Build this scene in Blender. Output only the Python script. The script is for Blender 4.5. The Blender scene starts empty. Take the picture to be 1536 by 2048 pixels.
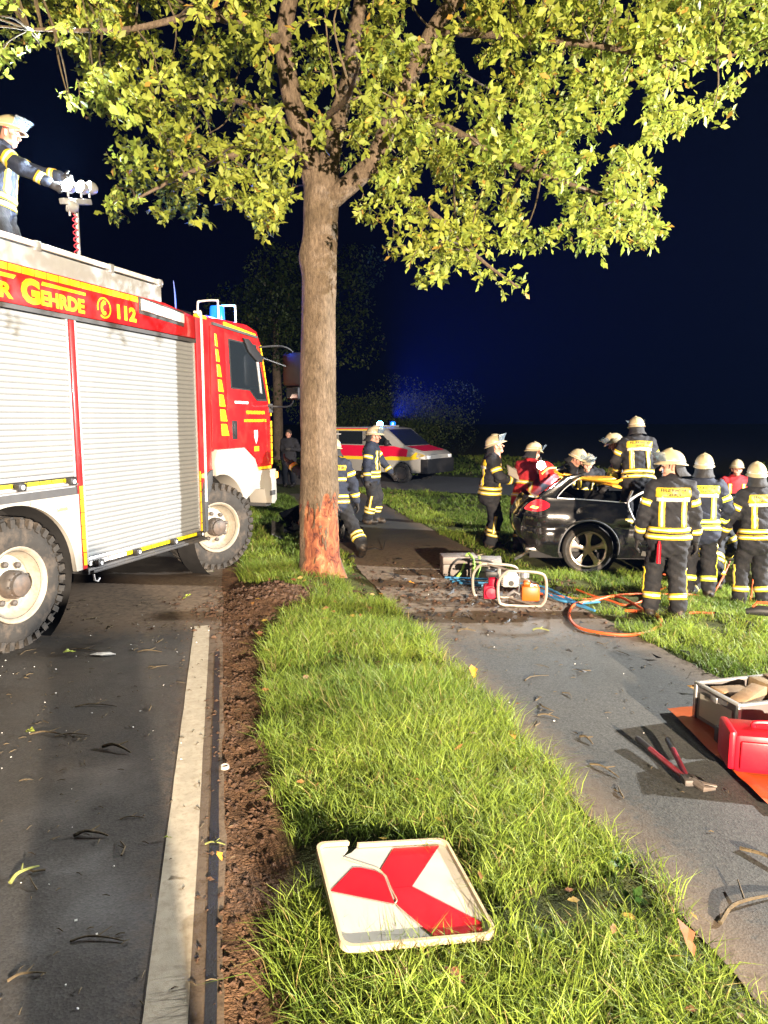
import bpy, bmesh, math, random
import numpy as np
from mathutils import Vector, Matrix, Euler
random.seed(7); rng = np.random.default_rng(11)
SC = bpy.context.scene
COL = SC.collection
PI = math.pi
def R(d): return math.radians(d)

# ------------------------------------------------------------------ camera, sky, sun, exposure
cam_d = bpy.data.cameras.new('camera'); CAM = bpy.data.objects.new('camera', cam_d); COL.objects.link(CAM)
CH = 2.05
CAM.location = (0, 0, CH); CAM.rotation_euler = (R(90 - 7.49), 0, 0)
cam_d.sensor_fit = 'VERTICAL'; cam_d.sensor_height = 36.0; cam_d.lens = 36.0 * 1400 / 2048
cam_d.clip_start = 0.05; cam_d.clip_end = 2000
SC.camera = CAM
W = bpy.data.worlds.new('World'); SC.world = W; W.use_nodes = True
wn = W.node_tree.nodes; wl = W.node_tree.links
for n in list(wn): wn.remove(n)
sky = wn.new('ShaderNodeTexSky'); sky.sky_type = 'NISHITA'; sky.sun_disc = False
sky.sun_elevation = R(-3.0); sky.sun_rotation = R(200)
bg = wn.new('ShaderNodeBackground'); wo = wn.new('ShaderNodeOutputWorld')
bg.inputs['Strength'].default_value = 0.10
nv = wn.new('ShaderNodeMixRGB'); nv.inputs[0].default_value = .985; nv.inputs[2].default_value = (.0010, .0024, .017, 1)   # night: the sky node is almost drowned in navy
wl.new(sky.outputs['Color'], nv.inputs[1]); wl.new(nv.outputs[0], bg.inputs['Color']); wl.new(bg.outputs[0], wo.inputs['Surface'])
sun_d = bpy.data.lights.new('moon', 'SUN'); sun_d.energy = 0.012; sun_d.angle = R(0.5); sun_d.color = (.8, .88, 1)
SUN = bpy.data.objects.new('moon', sun_d); COL.objects.link(SUN); SUN.rotation_euler = (R(50), 0, R(-60))
SC.view_settings.view_transform = 'Standard'; SC.view_settings.look = 'None'
SC.view_settings.exposure = 1.68; SC.view_settings.gamma = 1.0; SC.view_settings.use_curve_mapping = False
SC.render.engine = 'CYCLES'
cy = SC.cycles
cy.use_denoising = True; cy.max_bounces = 6; cy.diffuse_bounces = 2; cy.glossy_bounces = 3; cy.transmission_bounces = 4
cy.transparent_max_bounces = 6; cy.sample_clamp_indirect = 4.0; cy.caustics_reflective = False; cy.caustics_refractive = False
cy.use_adaptive_sampling = True; cy.adaptive_threshold = 0.015

# ------------------------------------------------------------------ node materials
MAT = {}
def rgb(c): return (c[0], c[1], c[2], 1.0)
def M(name, col, rough=.6, metal=0., var=0., vscale=6., col2=None, bump=0., bscale=40., coat=0., spec=.5, detail=4., emis=None, estr=0., alpha=None, trans=0., ior=1.45, rvar=0., dirt=None, dirt_scale=3., dirt_amt=.5):
    m = bpy.data.materials.new(name); m.use_nodes = True; nt = m.node_tree; N = nt.nodes; L = nt.links
    p = N['Principled BSDF']
    p.inputs['Roughness'].default_value = rough; p.inputs['Metallic'].default_value = metal
    p.inputs['Coat Weight'].default_value = coat; p.inputs['Specular IOR Level'].default_value = spec
    p.inputs['Coat Roughness'].default_value = .08
    p.inputs['Transmission Weight'].default_value = trans; p.inputs['IOR'].default_value = ior
    tc = N.new('ShaderNodeTexCoord')
    c2 = col2 if col2 else tuple(x * (1 - var) for x in col)
    nz = N.new('ShaderNodeTexNoise'); nz.inputs['Scale'].default_value = vscale; nz.inputs['Detail'].default_value = detail
    L.new(tc.outputs['Object'], nz.inputs['Vector'])
    cr = N.new('ShaderNodeValToRGB'); cr.color_ramp.elements[0].position = .35; cr.color_ramp.elements[1].position = .68
    cr.color_ramp.elements[0].color = rgb(c2); cr.color_ramp.elements[1].color = rgb(col)
    L.new(nz.outputs['Fac'], cr.inputs['Fac'])
    out = cr.outputs['Color']
    if dirt:
        n3 = N.new('ShaderNodeTexNoise'); n3.inputs['Scale'].default_value = dirt_scale; n3.inputs['Detail'].default_value = 7
        n3.inputs['Roughness'].default_value = .7
        L.new(tc.outputs['Object'], n3.inputs['Vector'])
        r3 = N.new('ShaderNodeMapRange'); r3.inputs[1].default_value = .48; r3.inputs[2].default_value = .75; r3.inputs[4].default_value = dirt_amt
        L.new(n3.outputs['Fac'], r3.inputs[0])
        mx = N.new('ShaderNodeMixRGB'); L.new(r3.outputs[0], mx.inputs[0]); L.new(out, mx.inputs[1]); mx.inputs[2].default_value = rgb(dirt)
        out = mx.outputs[0]
    L.new(out, p.inputs['Base Color'])
    if rvar:
        mr = N.new('ShaderNodeMapRange'); mr.inputs[3].default_value = max(0, rough - rvar); mr.inputs[4].default_value = min(1, rough + rvar)
        L.new(nz.outputs['Fac'], mr.inputs[0]); L.new(mr.outputs[0], p.inputs['Roughness'])
    if bump:
        n2 = N.new('ShaderNodeTexNoise'); n2.inputs['Scale'].default_value = bscale; n2.inputs['Detail'].default_value = 5
        L.new(tc.outputs['Object'], n2.inputs['Vector'])
        b = N.new('ShaderNodeBump'); b.inputs['Strength'].default_value = bump; b.inputs['Distance'].default_value = .02
        L.new(n2.outputs['Fac'], b.inputs['Height']); L.new(b.outputs[0], p.inputs['Normal'])
    if emis:
        p.inputs['Emission Color'].default_value = rgb(emis); p.inputs['Emission Strength'].default_value = estr
    if alpha is not None: p.inputs['Alpha'].default_value = alpha
    MAT[name] = m; return m

M('red_paint', (.5, .010, .013), .34, var=.2, vscale=2, coat=.6, dirt=(.2, .07, .05), dirt_amt=.4)
M('day_red', (.72, .02, .03), .45, var=.1)
M('white_paint', (.36, .345, .315), .4, var=.12, vscale=3, coat=.3, dirt=(.35, .28, .2), dirt_scale=2.2, dirt_amt=.45)
M('gallery_white', (.31, .32, .33), .5, metal=.1, var=.08, vscale=9, bump=.05, bscale=120)
M('slat_alu', (.245, .26, .27), .45, metal=.15, var=.06, vscale=1.5, dirt=(.45, .42, .38), dirt_scale=2.5, dirt_amt=.25)
M('alu', (.62, .63, .65), .35, metal=.7, var=.15, vscale=12)
M('steel', (.45, .45, .46), .4, metal=.8, var=.3, vscale=18)
M('rail_paint', (.75, .72, .7), .4, var=.1)
M('rubber_black', (.018, .018, .019), .7, var=.3, vscale=8, bump=.1, bscale=60)
M('black_plastic', (.02, .02, .022), .5, var=.25, vscale=9)
M('grey_plastic', (.055, .057, .062), .55, var=.2, vscale=9, dirt=(.12, .1, .08), dirt_amt=.4)
M('tyre', (.032, .03, .028), .85, var=.3, vscale=7, bump=.25, bscale=35, dirt=(.13, .1, .075), dirt_scale=5, dirt_amt=.75)
M('rim_truck', (.36, .335, .28), .5, metal=.1, var=.15, vscale=10, dirt=(.22, .12, .06), dirt_scale=9, dirt_amt=.7)
M('hub', (.1, .09, .085), .6, metal=.2, var=.4, vscale=14, dirt=(.2, .12, .07), dirt_amt=.6)
M('rim_car', (.5, .42, .35), .3, metal=.75, var=.15, vscale=10)
M('yellow_film', (.62, .53, .015), .35, var=.06, vscale=20)
M('amber_film', (.85, .48, .02), .35, var=.1, vscale=20)
M('glass_dark', (.012, .016, .02), .04, spec=.8, coat=1.0)
M('glass_car', (.02, .025, .028), .05, spec=.8, coat=.8)
M('blue_lens', (.01, .12, .6), .15, coat=1, emis=(.01, .14, .9), estr=.7)
M('blue_lens_on', (.02, .2, .9), .2, emis=(.05, .25, 1), estr=60)
M('antenna_lit_blue', (.02, .08, .5), .4)  # blue light falling on the antenna is put into its base colour
M('amber_lamp', (.9, .3, .02), .2, emis=(1, .32, .03), estr=5)
M('tail_lens', (.55, .01, .02), .12, coat=1, var=.2, vscale=30, emis=(.8, .01, .02), estr=.35)
M('tail_lit', (.9, .2, .02), .2, emis=(1, .25, .03), estr=8)
M('lamp_white', (.9, .9, .9), .3, emis=(.92, .97, 1), estr=45)
M('lamp_off', (.7, .72, .74), .2, coat=.6)
M('mirror', (.7, .74, .76), .06, metal=1.)
M('jacket', (.011, .012, .017), .85, var=.5, vscale=7, bump=.8, bscale=16, dirt=(.036, .032, .028), dirt_scale=7, dirt_amt=.4)
M('jacket_navy', (.013, .02, .042), .85, var=.5, vscale=7, bump=.8, bscale=16, dirt=(.036, .036, .038), dirt_scale=7, dirt_amt=.4)
M('trouser', (.010, .011, .015), .87, var=.4, vscale=6, bump=.8, bscale=15, dirt=(.04, .032, .024), dirt_scale=6, dirt_amt=.45)
M('jacket_red', (.36, .012, .018), .75, var=.35, vscale=7, bump=.45, bscale=22)
M('jacket_hivis', (.16, .17, .2), .8, var=.35, vscale=5, bump=.45, bscale=22)
M('coat_dark', (.01, .01, .014), .9, var=.3, bump=.3, bscale=20)
M('boot', (.014, .012, .011), .55, var=.4, vscale=12, dirt=(.14, .09, .05), dirt_scale=12, dirt_amt=.6)
M('boot_sole', (.45, .33, .22), .8, var=.3, vscale=20)
M('skin', (.40, .22, .155), .55, col2=(.33, .15, .105), vscale=18, bump=.08, bscale=80)
M('eye', (.05, .04, .04), .2)
M('hair', (.05, .03, .018), .7, var=.5, vscale=40, bump=.6, bscale=90)
M('hair_grey', (.22, .2, .18), .7, var=.4, vscale=40, bump=.5, bscale=90)
M('band_yellow', (.66, .48, .025), .45, var=.3, vscale=9, dirt=(.3, .2, .06), dirt_scale=9, dirt_amt=.5)
M('band_lime', (.72, .78, .05), .45, var=.12, vscale=14)
M('band_silver', (.6, .56, .47), .35, var=.15, vscale=14)
M('print_black', (.012, .012, .012), .6)
M('helmet_cream', (.35, .295, .18), .38, var=.08, vscale=8, coat=.4, dirt=(.35, .3, .2), dirt_scale=6, dirt_amt=.35)
M('neck_cloth', (.022, .022, .024), .8, var=.4, vscale=10, bump=.3, bscale=30)
M('glove', (.018, .016, .016), .75, var=.4, vscale=20, bump=.3, bscale=60)
M('glove_red', (.35, .02, .03), .7, var=.3, vscale=20)
M('car_black', (.006, .0065, .008), .16, metal=.0, var=.2, vscale=4, coat=1.0, dirt=(.06, .05, .04), dirt_scale=4, dirt_amt=.35)
M('car_interior', (.02, .02, .022), .85, var=.3)
M('torn_metal', (.35, .34, .33), .3, metal=.9, var=.5, vscale=25)
M('wood', (.26, .165, .08), .7, col2=(.17, .1, .045), vscale=9, bump=.15, bscale=40)
M('wood_pale', (.3, .22, .12), .7, col2=(.22, .15, .075), vscale=9, bump=.15, bscale=40)
M('crate_grey', (.16, .155, .16), .5, metal=.2, var=.25, vscale=7, dirt=(.2, .15, .12), dirt_amt=.4)
M('case_grey', (.2, .175, .16), .6, var=.2, vscale=8, dirt=(.2, .15, .1), dirt_amt=.5)
M('tarp_orange', (.42, .075, .012), .45, var=.2, vscale=3, bump=.25, bscale=8)
M('canister_red', (.42, .005, .016), .35, var=.12, vscale=4, bump=.05, bscale=15)
M('orange_tank', (.55, .105, .008), .4, var=.1)
M('engine_red', (.45, .01, .04), .4, var=.25, vscale=14)
M('engine_pale', (.42, .41, .37), .45, var=.15, vscale=14)
M('frame_tube', (.38, .34, .29), .4, metal=.3, var=.15, vscale=10)
M('hose_orange', (.55, .09, .02), .45, var=.2, vscale=16)
M('hose_blue', (.04, .19, .36), .5, var=.25, vscale=16)
M('strap_green', (.35, .6, .12), .6, var=.2)
M('rope_pale', (.42, .38, .28), .8, var=.3, vscale=30)
M('board_orange', (.55, .235, .01), .4, var=.15, vscale=6)
M('cloth_red', (.5, .018, .015), .6, var=.15, vscale=6, bump=.3, bscale=10)
M('handle_maroon', (.2, .02, .035), .3, var=.25, vscale=14, coat=.4)
M('sign_white', (.42, .40, .35), .35, var=.12, vscale=5, dirt=(.4, .36, .26), dirt_scale=4, dirt_amt=.5)
M('sign_red', (.42, .003, .013), .35, var=.14, vscale=7, dirt=(.35, .02, .03), dirt_scale=5, dirt_amt=.4)
M('sign_rim', (.48, .38, .25), .45, var=.25, vscale=8, dirt=(.3, .2, .1), dirt_amt=.5)
M('twig', (.1, .075, .04), .85, var=.5, vscale=20, bump=.4, bscale=60)
M('twig_green', (.2, .22, .06), .8, var=.5, vscale=20)
M('leaf_orange', (.75, .34, .04), .6, var=.4, vscale=30)
M('leaf_brown', (.2, .075, .03), .7, var=.4, vscale=30)
M('leaf_green', (.24, .3, .04), .6, var=.4, vscale=30)
M('shard', (.75, .75, .72), .25, var=.3, vscale=50)
M('van_white', (.3, .29, .27), .35, var=.06, coat=.5)
M('van_red', (.65, .01, .05), .35, var=.06, coat=.5)
M('van_yellow', (.8, .55, .02), .35, var=.06, coat=.5)
M('line_paint', (.38, .34, .26), .65, var=.2, vscale=14, bump=.15, bscale=220, dirt=(.2, .16, .11), dirt_scale=30, dirt_amt=.8)
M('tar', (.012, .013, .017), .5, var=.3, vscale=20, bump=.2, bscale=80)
M('coil_red', (.7, .06, .1), .5)
M('soil_clod', (.10, .055, .032), .95, var=.6, vscale=25, bump=.5, bscale=80)
M('mirror_case', (.03, .03, .033), .45, var=.3, vscale=9)
M('paper', (.34, .31, .27), .7, var=.1)

# ------------------------------------------------------------------ mesh builder
class MB:
    def __init__(s): s.v = []; s.f = []; s.m = []
    def add(s, vs, fs, mi=0):
        b = len(s.v); s.v.extend([tuple(map(float, x)) for x in vs]); s.f.extend([tuple(i + b for i in f) for f in fs]); s.m.extend([mi] * len(fs)); return s
    def box(s, x0, x1, y0, y1, z0, z1, mi=0, bev=0., mat=None):
        if bev <= 0:
            vs = [(x0, y0, z0), (x1, y0, z0), (x1, y1, z0), (x0, y1, z0), (x0, y0, z1), (x1, y0, z1), (x1, y1, z1), (x0, y1, z1)]
            fs = [(0, 3, 2, 1), (4, 5, 6, 7), (0, 1, 5, 4), (1, 2, 6, 5), (2, 3, 7, 6), (3, 0, 4, 7)]
        else:
            bev = min(bev, .49 * min(abs(x1 - x0), abs(y1 - y0), abs(z1 - z0)))
            bm = bmesh.new(); bmesh.ops.create_cube(bm, size=1)
            for v in bm.verts: v.co = Vector(((x0 + x1) / 2 + v.co.x * (x1 - x0), (y0 + y1) / 2 + v.co.y * (y1 - y0), (z0 + z1) / 2 + v.co.z * (z1 - z0)))
            bmesh.ops.bevel(bm, geom=bm.edges[:], offset=bev, segments=2, affect='EDGES', profile=.5)
            bm.verts.index_update(); vs = [v.co.copy() for v in bm.verts]; fs = [[v.index for v in f.verts] for f in bm.faces]; bm.free()
        if mat is not None: vs = [mat @ Vector(v) for v in vs]
        return s.add(vs, fs, mi)
    def tube(s, pts, r, n=8, mi=0, cap=True, squash=None):
        pts = [Vector(p) for p in pts]; K = len(pts)
        rs = r if isinstance(r, (list, tuple, np.ndarray)) else [r] * K
        vs = []; up = None
        for i in range(K):
            t = (pts[min(i + 1, K - 1)] - pts[max(i - 1, 0)])
            t = t.normalized() if t.length > 1e-9 else Vector((0, 0, 1))
            if up is None:
                a = Vector((0, 0, 1)) if abs(t.z) < .9 else Vector((1, 0, 0)); up = (a - t * a.dot(t)).normalized()
            else:
                up = up - t * up.dot(t); up = up.normalized() if up.length > 1e-6 else t.orthogonal().normalized()
            sd = t.cross(up)
            for k in range(n):
                a = 2 * PI * k / n; vs.append(pts[i] + (up * math.cos(a) + sd * math.sin(a)) * rs[i])
        fs = []
        for i in range(K - 1):
            for k in range(n):
                fs.append((i * n + k, i * n + (k + 1) % n, (i + 1) * n + (k + 1) % n, (i + 1) * n + k))
        if cap: fs.append(tuple(range(n - 1, -1, -1))); fs.append(tuple((K - 1) * n + k for k in range(n)))
        return s.add(vs, fs, mi)
    def lathe(s, prof, n=32, axis='y', mi=0, mat=None, mis=None):   # prof = [(r, h)] about axis
        vs = []
        for (r, h) in prof:
            for k in range(n):
                a = 2 * PI * k / n; c, d = r * math.cos(a), r * math.sin(a)
                vs.append((c, h, d) if axis == 'y' else ((c, d, h) if axis == 'z' else (h, c, d)))
        if mat is not None: vs = [mat @ Vector(v) for v in vs]
        for i in range(len(prof) - 1):
            fs = []
            for k in range(n):
                q = (i * n + k, i * n + (k + 1) % n, (i + 1) * n + (k + 1) % n, (i + 1) * n + k)
                fs.append(q if axis != 'y' else q[::-1])
            if i == 0: base = len(s.v); s.add(vs, fs, mis[i] if mis else mi)
            else: s.f.extend([tuple(j + base for j in f) for f in fs]); s.m.extend([mis[i] if mis else mi] * len(fs))
        return s
    def prism(s, poly, y0, y1, mi=0, plane='xz', bev=0., mat=None):
        bm = bmesh.new()
        def P(a, b, c): return (a, c, b) if plane == 'xz' else ((a, b, c) if plane == 'xy' else (c, a, b))
        vs0 = [bm.verts.new(P(a, b, y0)) for a, b in poly]; vs1 = [bm.verts.new(P(a, b, y1)) for a, b in poly]
        n = len(poly)
        f0 = bm.faces.new(vs0); f1 = bm.faces.new(vs1[::-1])
        for i in range(n): bm.faces.new((vs0[(i + 1) % n], vs0[i], vs1[i], vs1[(i + 1) % n]))
        bmesh.ops.recalc_face_normals(bm, faces=bm.faces[:])
        if bev > 0:
            ed = [e for e in bm.edges if (e.verts[0] in vs0) == (e.verts[1] in vs0)]
            bmesh.ops.bevel(bm, geom=ed, offset=bev, segments=2, affect='EDGES', profile=.5, clamp_overlap=True)
        bmesh.ops.triangulate(bm, faces=[f for f in bm.faces if len(f.verts) > 4])
        bm.verts.index_update(); vs = [v.co.copy() for v in bm.verts]; fs = [[v.index for v in f.verts] for f in bm.faces]; bm.free()
        if mat is not None: vs = [mat @ Vector(v) for v in vs]
        return s.add(vs, fs, mi)
    def ell(s, c, r, n=12, mi=0, mat=None):
        vs = []; fs = []; h = n // 2
        for i in range(h + 1):
            t = PI * i / h
            for k in range(n):
                a = 2 * PI * k / n
                vs.append((c[0] + r[0] * math.sin(t) * math.cos(a), c[1] + r[1] * math.sin(t) * math.sin(a), c[2] + r[2] * math.cos(t)))
        for i in range(h):
            for k in range(n): fs.append((i * n + k, (i + 1) * n + k, (i + 1) * n + (k + 1) % n, i * n + (k + 1) % n))
        if mat is not None: vs = [mat @ Vector(v) for v in vs]
        return s.add(vs, fs, mi)
    def mesh(s, name, mats, smooth=True, angle=40):
        me = bpy.data.meshes.new(name); me.from_pydata(s.v, [], s.f)
        for m in (mats if isinstance(mats, (list, tuple)) else [mats]): me.materials.append(MAT[m])
        me.polygons.foreach_set('material_index', s.m)
        if smooth:
            me.shade_smooth(); me.set_sharp_from_angle(angle=R(angle))
        me.update(); return me
    def build(s, name, mats, parent=None, smooth=True, angle=40, loc=None):
        return link(name, s.mesh(name, mats, smooth, angle), parent, loc)
def link(name, me, parent=None, loc=None, rot=None):
    o = bpy.data.objects.new(name, me); COL.objects.link(o)
    if parent is not None: o.parent = parent
    if loc is not None: o.location = loc
    if rot is not None: o.rotation_euler = rot
    return o
def tag(o, label=None, cat=None, group=None, kind=None):
    if label: o['label'] = label
    if cat: o['category'] = cat
    if group: o['group'] = group
    if kind: o['kind'] = kind
    return o
def thing(name, label, cat, loc=(0, 0, 0), rz=0., group=None):
    o = link(name, None, None, loc, (0, 0, rz)); return tag(o, label, cat, group)
def npmesh(name, V, F, mats, mi=None, smooth=False, cols=None):
    V = np.asarray(V, np.float32); F = np.asarray(F, np.int32); k = F.shape[1]
    me = bpy.data.meshes.new(name); me.vertices.add(len(V)); me.vertices.foreach_set('co', V.ravel())
    me.loops.add(F.size); me.loops.foreach_set('vertex_index', F.ravel())
    me.polygons.add(len(F)); me.polygons.foreach_set('loop_start', np.arange(0, F.size, k, dtype=np.int32))
    if mi is not None: me.polygons.foreach_set('material_index', np.asarray(mi, np.int32))
    if cols is not None:
        a = me.color_attributes.new('col', 'FLOAT_COLOR', 'POINT'); c4 = np.ones((len(V), 4), np.float32); c4[:, :3] = cols
        a.data.foreach_set('color', c4.ravel())
    for m in mats: me.materials.append(MAT[m])
    me.update(calc_edges=True)
    if smooth: me.shade_smooth()
    me.validate(); return me
def spline(pts, n=8):
    pts = [np.array(p, float) for p in pts]; P = [2 * pts[0] - pts[1]] + pts + [2 * pts[-1] - pts[-2]]; out = []
    for i in range(1, len(P) - 2):
        for k in range(n):
            t = k / n; a, b, c, d = P[i - 1], P[i], P[i + 1], P[i + 2]
            out.append(.5 * (2 * b + (c - a) * t + (2 * a - 5 * b + 4 * c - d) * t * t + (3 * b - a - 3 * c + d) * t ** 3))
    out.append(pts[-1]); return out
_tc = {}
def text_mesh(txt, size=1., bold=.0, align='CENTER', sx=1.):
    key = (txt, bold, align)
    if key not in _tc:
        cu = bpy.data.curves.new('t', 'FONT'); cu.body = txt; cu.size = 1; cu.offset = bold; cu.align_x = align; cu.resolution_u = 3
        o = bpy.data.objects.new('t', cu); COL.objects.link(o)
        dg = bpy.context.evaluated_depsgraph_get(); dg.update(); me = o.evaluated_get(dg).to_mesh()
        _tc[key] = ([tuple(v.co) for v in me.vertices], [tuple(p.vertices) for p in me.polygons])
        bpy.data.objects.remove(o); bpy.data.curves.remove(cu)
    v, f = _tc[key]
    return [(x * size * sx, y * size) for x, y, z in v], f
def lettering(mb, txt, size, fn, bold=.02, align='CENTER', sx=1., mi=0):
    v, f = text_mesh(txt, size, bold, align, sx); mb.add([fn(x, y) for x, y in v], f, mi); return mb
# numpy value noise
_perm = rng.random(4096).astype(np.float32)
def vnoise(x, y, z=0.):
    x, y, z = np.broadcast_arrays(np.asarray(x, float), np.asarray(y, float), np.asarray(z, float))
    xi, yi, zi = np.floor(x).astype(int), np.floor(y).astype(int), np.floor(z).astype(int); fx, fy, fz = x - xi, y - yi, z - zi
    fx, fy, fz = [t * t * (3 - 2 * t) for t in (fx, fy, fz)]
    def h(a, b, c): return _perm[(a * 1619 + b * 31337 + c * 6971) & 4095]
    def lx(b, c): return h(xi, b, c) * (1 - fx) + h(xi + 1, b, c) * fx
    def ly(c): return lx(yi, c) * (1 - fy) + lx(yi + 1, c) * fy
    return ly(zi) * (1 - fz) + ly(zi + 1) * fz
def sstep(a, b, x): t = np.clip((x - a) / (b - a), 0, 1); return t * t * (3 - 2 * t)
# ------------------------------------------------------------------ the place: road frame (u across to the right, v along)
AZ = R(12.97)
RU = np.array([math.cos(AZ), math.sin(AZ)]); RV = np.array([-math.sin(AZ), math.cos(AZ)])
def w2r(x, y): return x * RU[0] + y * RU[1], x * RV[0] + y * RV[1]
def r2w(u, v): return u * RU[0] + v * RV[0], u * RU[1] + v * RV[1]
CROSS_P = np.array([0.9, 23.3]); CROSS_D = np.array([math.sin(R(117)), math.cos(R(117))]); CROSS_N = np.array([CROSS_D[1], -CROSS_D[0]])
def cross_d(x, y): return abs((x - CROSS_P[0]) * CROSS_N[0] + (y - CROSS_P[1]) * CROSS_N[1])
def gz(u, v):
    u = np.asarray(u, float); v = np.asarray(v, float)
    x, y = r2w(u, v)
    flat_road = sstep(-.02, .1, u); path = 1 - sstep(1.72, 1.84, u) * (1 - sstep(3.76, 3.9, u))
    cr = sstep(2.6, 3.4, cross_d(x, y))
    k = flat_road * path * cr
    hump = .075 * np.sin(np.clip((u - .1) / 1.7, 0, 1) * PI) + .05 * (vnoise(u * 1.7, v * 1.7) - .4) + .03 * (vnoise(u * 6, v * 6, 3) - .5)
    soil = (1 - sstep(.12, .28, u)) * flat_road
    hump = hump - soil * (.03 - .05 * vnoise(u * 14, v * 14, 7))
    mound = .12 * np.exp(-(((u - .55) / .45) ** 2 + ((v - 7.9) / .7) ** 2)) + .09 * np.exp(-(((u - 1.15) / .4) ** 2 + ((v - 8.5) / .5) ** 2))
    dip = -.17 * sstep(5.1, 6.3, u) - .28 * sstep(6.3, 9.5, u)
    dip = dip * (1 - sstep(13, 19, v))
    return -.02 + k * (hump + mound + dip)
def axis(dense0, dense1, step, far):
    a = list(np.arange(dense0, dense1, step)); s = step; x = a[-1]
    while x < far: s *= 1.35; x += s; a.append(x)
    s = step; x = a[0]
    while x > -far: s *= 1.35; x -= s; a.insert(0, x)
    return np.array(a)
def ground_mat():
    m = bpy.data.materials.new('ground_soil'); m.use_nodes = True; N = m.node_tree.nodes; L = m.node_tree.links; p = N['Principled BSDF']
    p.inputs['Roughness'].default_value = .95; p.inputs['Specular IOR Level'].default_value = .2
    tc = N.new('ShaderNodeTexCoord'); sp = N.new('ShaderNodeSeparateXYZ'); L.new(tc.outputs['Object'], sp.inputs[0])
    n1 = N.new('ShaderNodeTexNoise'); n1.inputs['Scale'].default_value = 9; n1.inputs['Detail'].default_value = 8; n1.inputs['Roughness'].default_value = .7
    n2 = N.new('ShaderNodeTexNoise'); n2.inputs['Scale'].default_value = 70; n2.inputs['Detail'].default_value = 5
    for n in (n1, n2): L.new(tc.outputs['Object'], n.inputs['Vector'])
    soil = N.new('ShaderNodeValToRGB'); e = soil.color_ramp.elements
    e[0].position = .3; e[0].color = (.035, .021, .013, 1); e[1].position = .72; e[1].color = (.21, .118, .064, 1)
    e2 = soil.color_ramp.elements.new(.5); e2.color = (.12, .07, .04, 1)
    L.new(n1.outputs['Fac'], soil.inputs['Fac'])
    that = N.new('ShaderNodeValToRGB'); e = that.color_ramp.elements
    e[0].position = .35; e[0].color = (.03, .035, .012, 1); e[1].position = .7; e[1].color = (.085, .095, .025, 1)
    L.new(n1.outputs['Fac'], that.inputs['Fac'])
    ad = N.new('ShaderNodeMath'); ad.operation = 'MULTIPLY_ADD'; ad.inputs[1].default_value = .3; L.new(n1.outputs['Fac'], ad.inputs[0]); L.new(sp.outputs['X'], ad.inputs[2])
    mr = N.new('ShaderNodeMapRange'); mr.inputs[1].default_value = .36; mr.inputs[2].default_value = .46; L.new(ad.outputs[0], mr.inputs[0])
    vd = N.new('ShaderNodeVectorMath'); vd.operation = 'SUBTRACT'; vd.inputs[1].default_value = (.55, 7.6, 0); L.new(tc.outputs['Object'], vd.inputs[0])
    vs = N.new('ShaderNodeVectorMath'); vs.operation = 'MULTIPLY'; vs.inputs[1].default_value = (1.5, 1.0, 0); L.new(vd.outputs[0], vs.inputs[0])
    ln = N.new('ShaderNodeVectorMath'); ln.operation = 'LENGTH'; L.new(vs.outputs[0], ln.inputs[0])
    m2 = N.new('ShaderNodeMapRange'); m2.inputs[1].default_value = .9; m2.inputs[2].default_value = 1.2; L.new(ln.outputs['Value'], m2.inputs[0])
    mm = N.new('ShaderNodeMath'); mm.operation = 'MINIMUM'; L.new(mr.outputs[0], mm.inputs[0]); L.new(m2.outputs[0], mm.inputs[1])
    mx = N.new('ShaderNodeMixRGB'); L.new(mm.outputs[0], mx.inputs[0]); L.new(soil.outputs[0], mx.inputs[1]); L.new(that.outputs[0], mx.inputs[2])
    L.new(mx.outputs[0], p.inputs['Base Color'])
    b = N.new('ShaderNodeBump'); b.inputs['Strength'].default_value = .9; b.inputs['Distance'].default_value = .03
    L.new(n2.outputs['Fac'], b.inputs['Height']); L.new(b.outputs[0], p.inputs['Normal'])
    MAT['ground_soil'] = m
ground_mat()
ua = axis(-1.2, 9.5, .07, 320); va = axis(1.2, 16, .08, 320)
U, V_ = np.meshgrid(ua, va, indexing='ij'); Z = gz(U, V_)
nu, nv = U.shape; idx = np.arange(nu * nv).reshape(nu, nv)
F = np.stack([idx[:-1, :-1], idx[1:, :-1], idx[1:, 1:], idx[:-1, 1:]], -1).reshape(-1, 4)
g = link('ground', npmesh('ground', np.stack([U, V_, Z], -1).reshape(-1, 3), F, ['ground_soil'], smooth=True), rot=(0, 0, AZ))
tag(g, 'dark soil and turf under the verges and fields', kind='structure')

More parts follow.
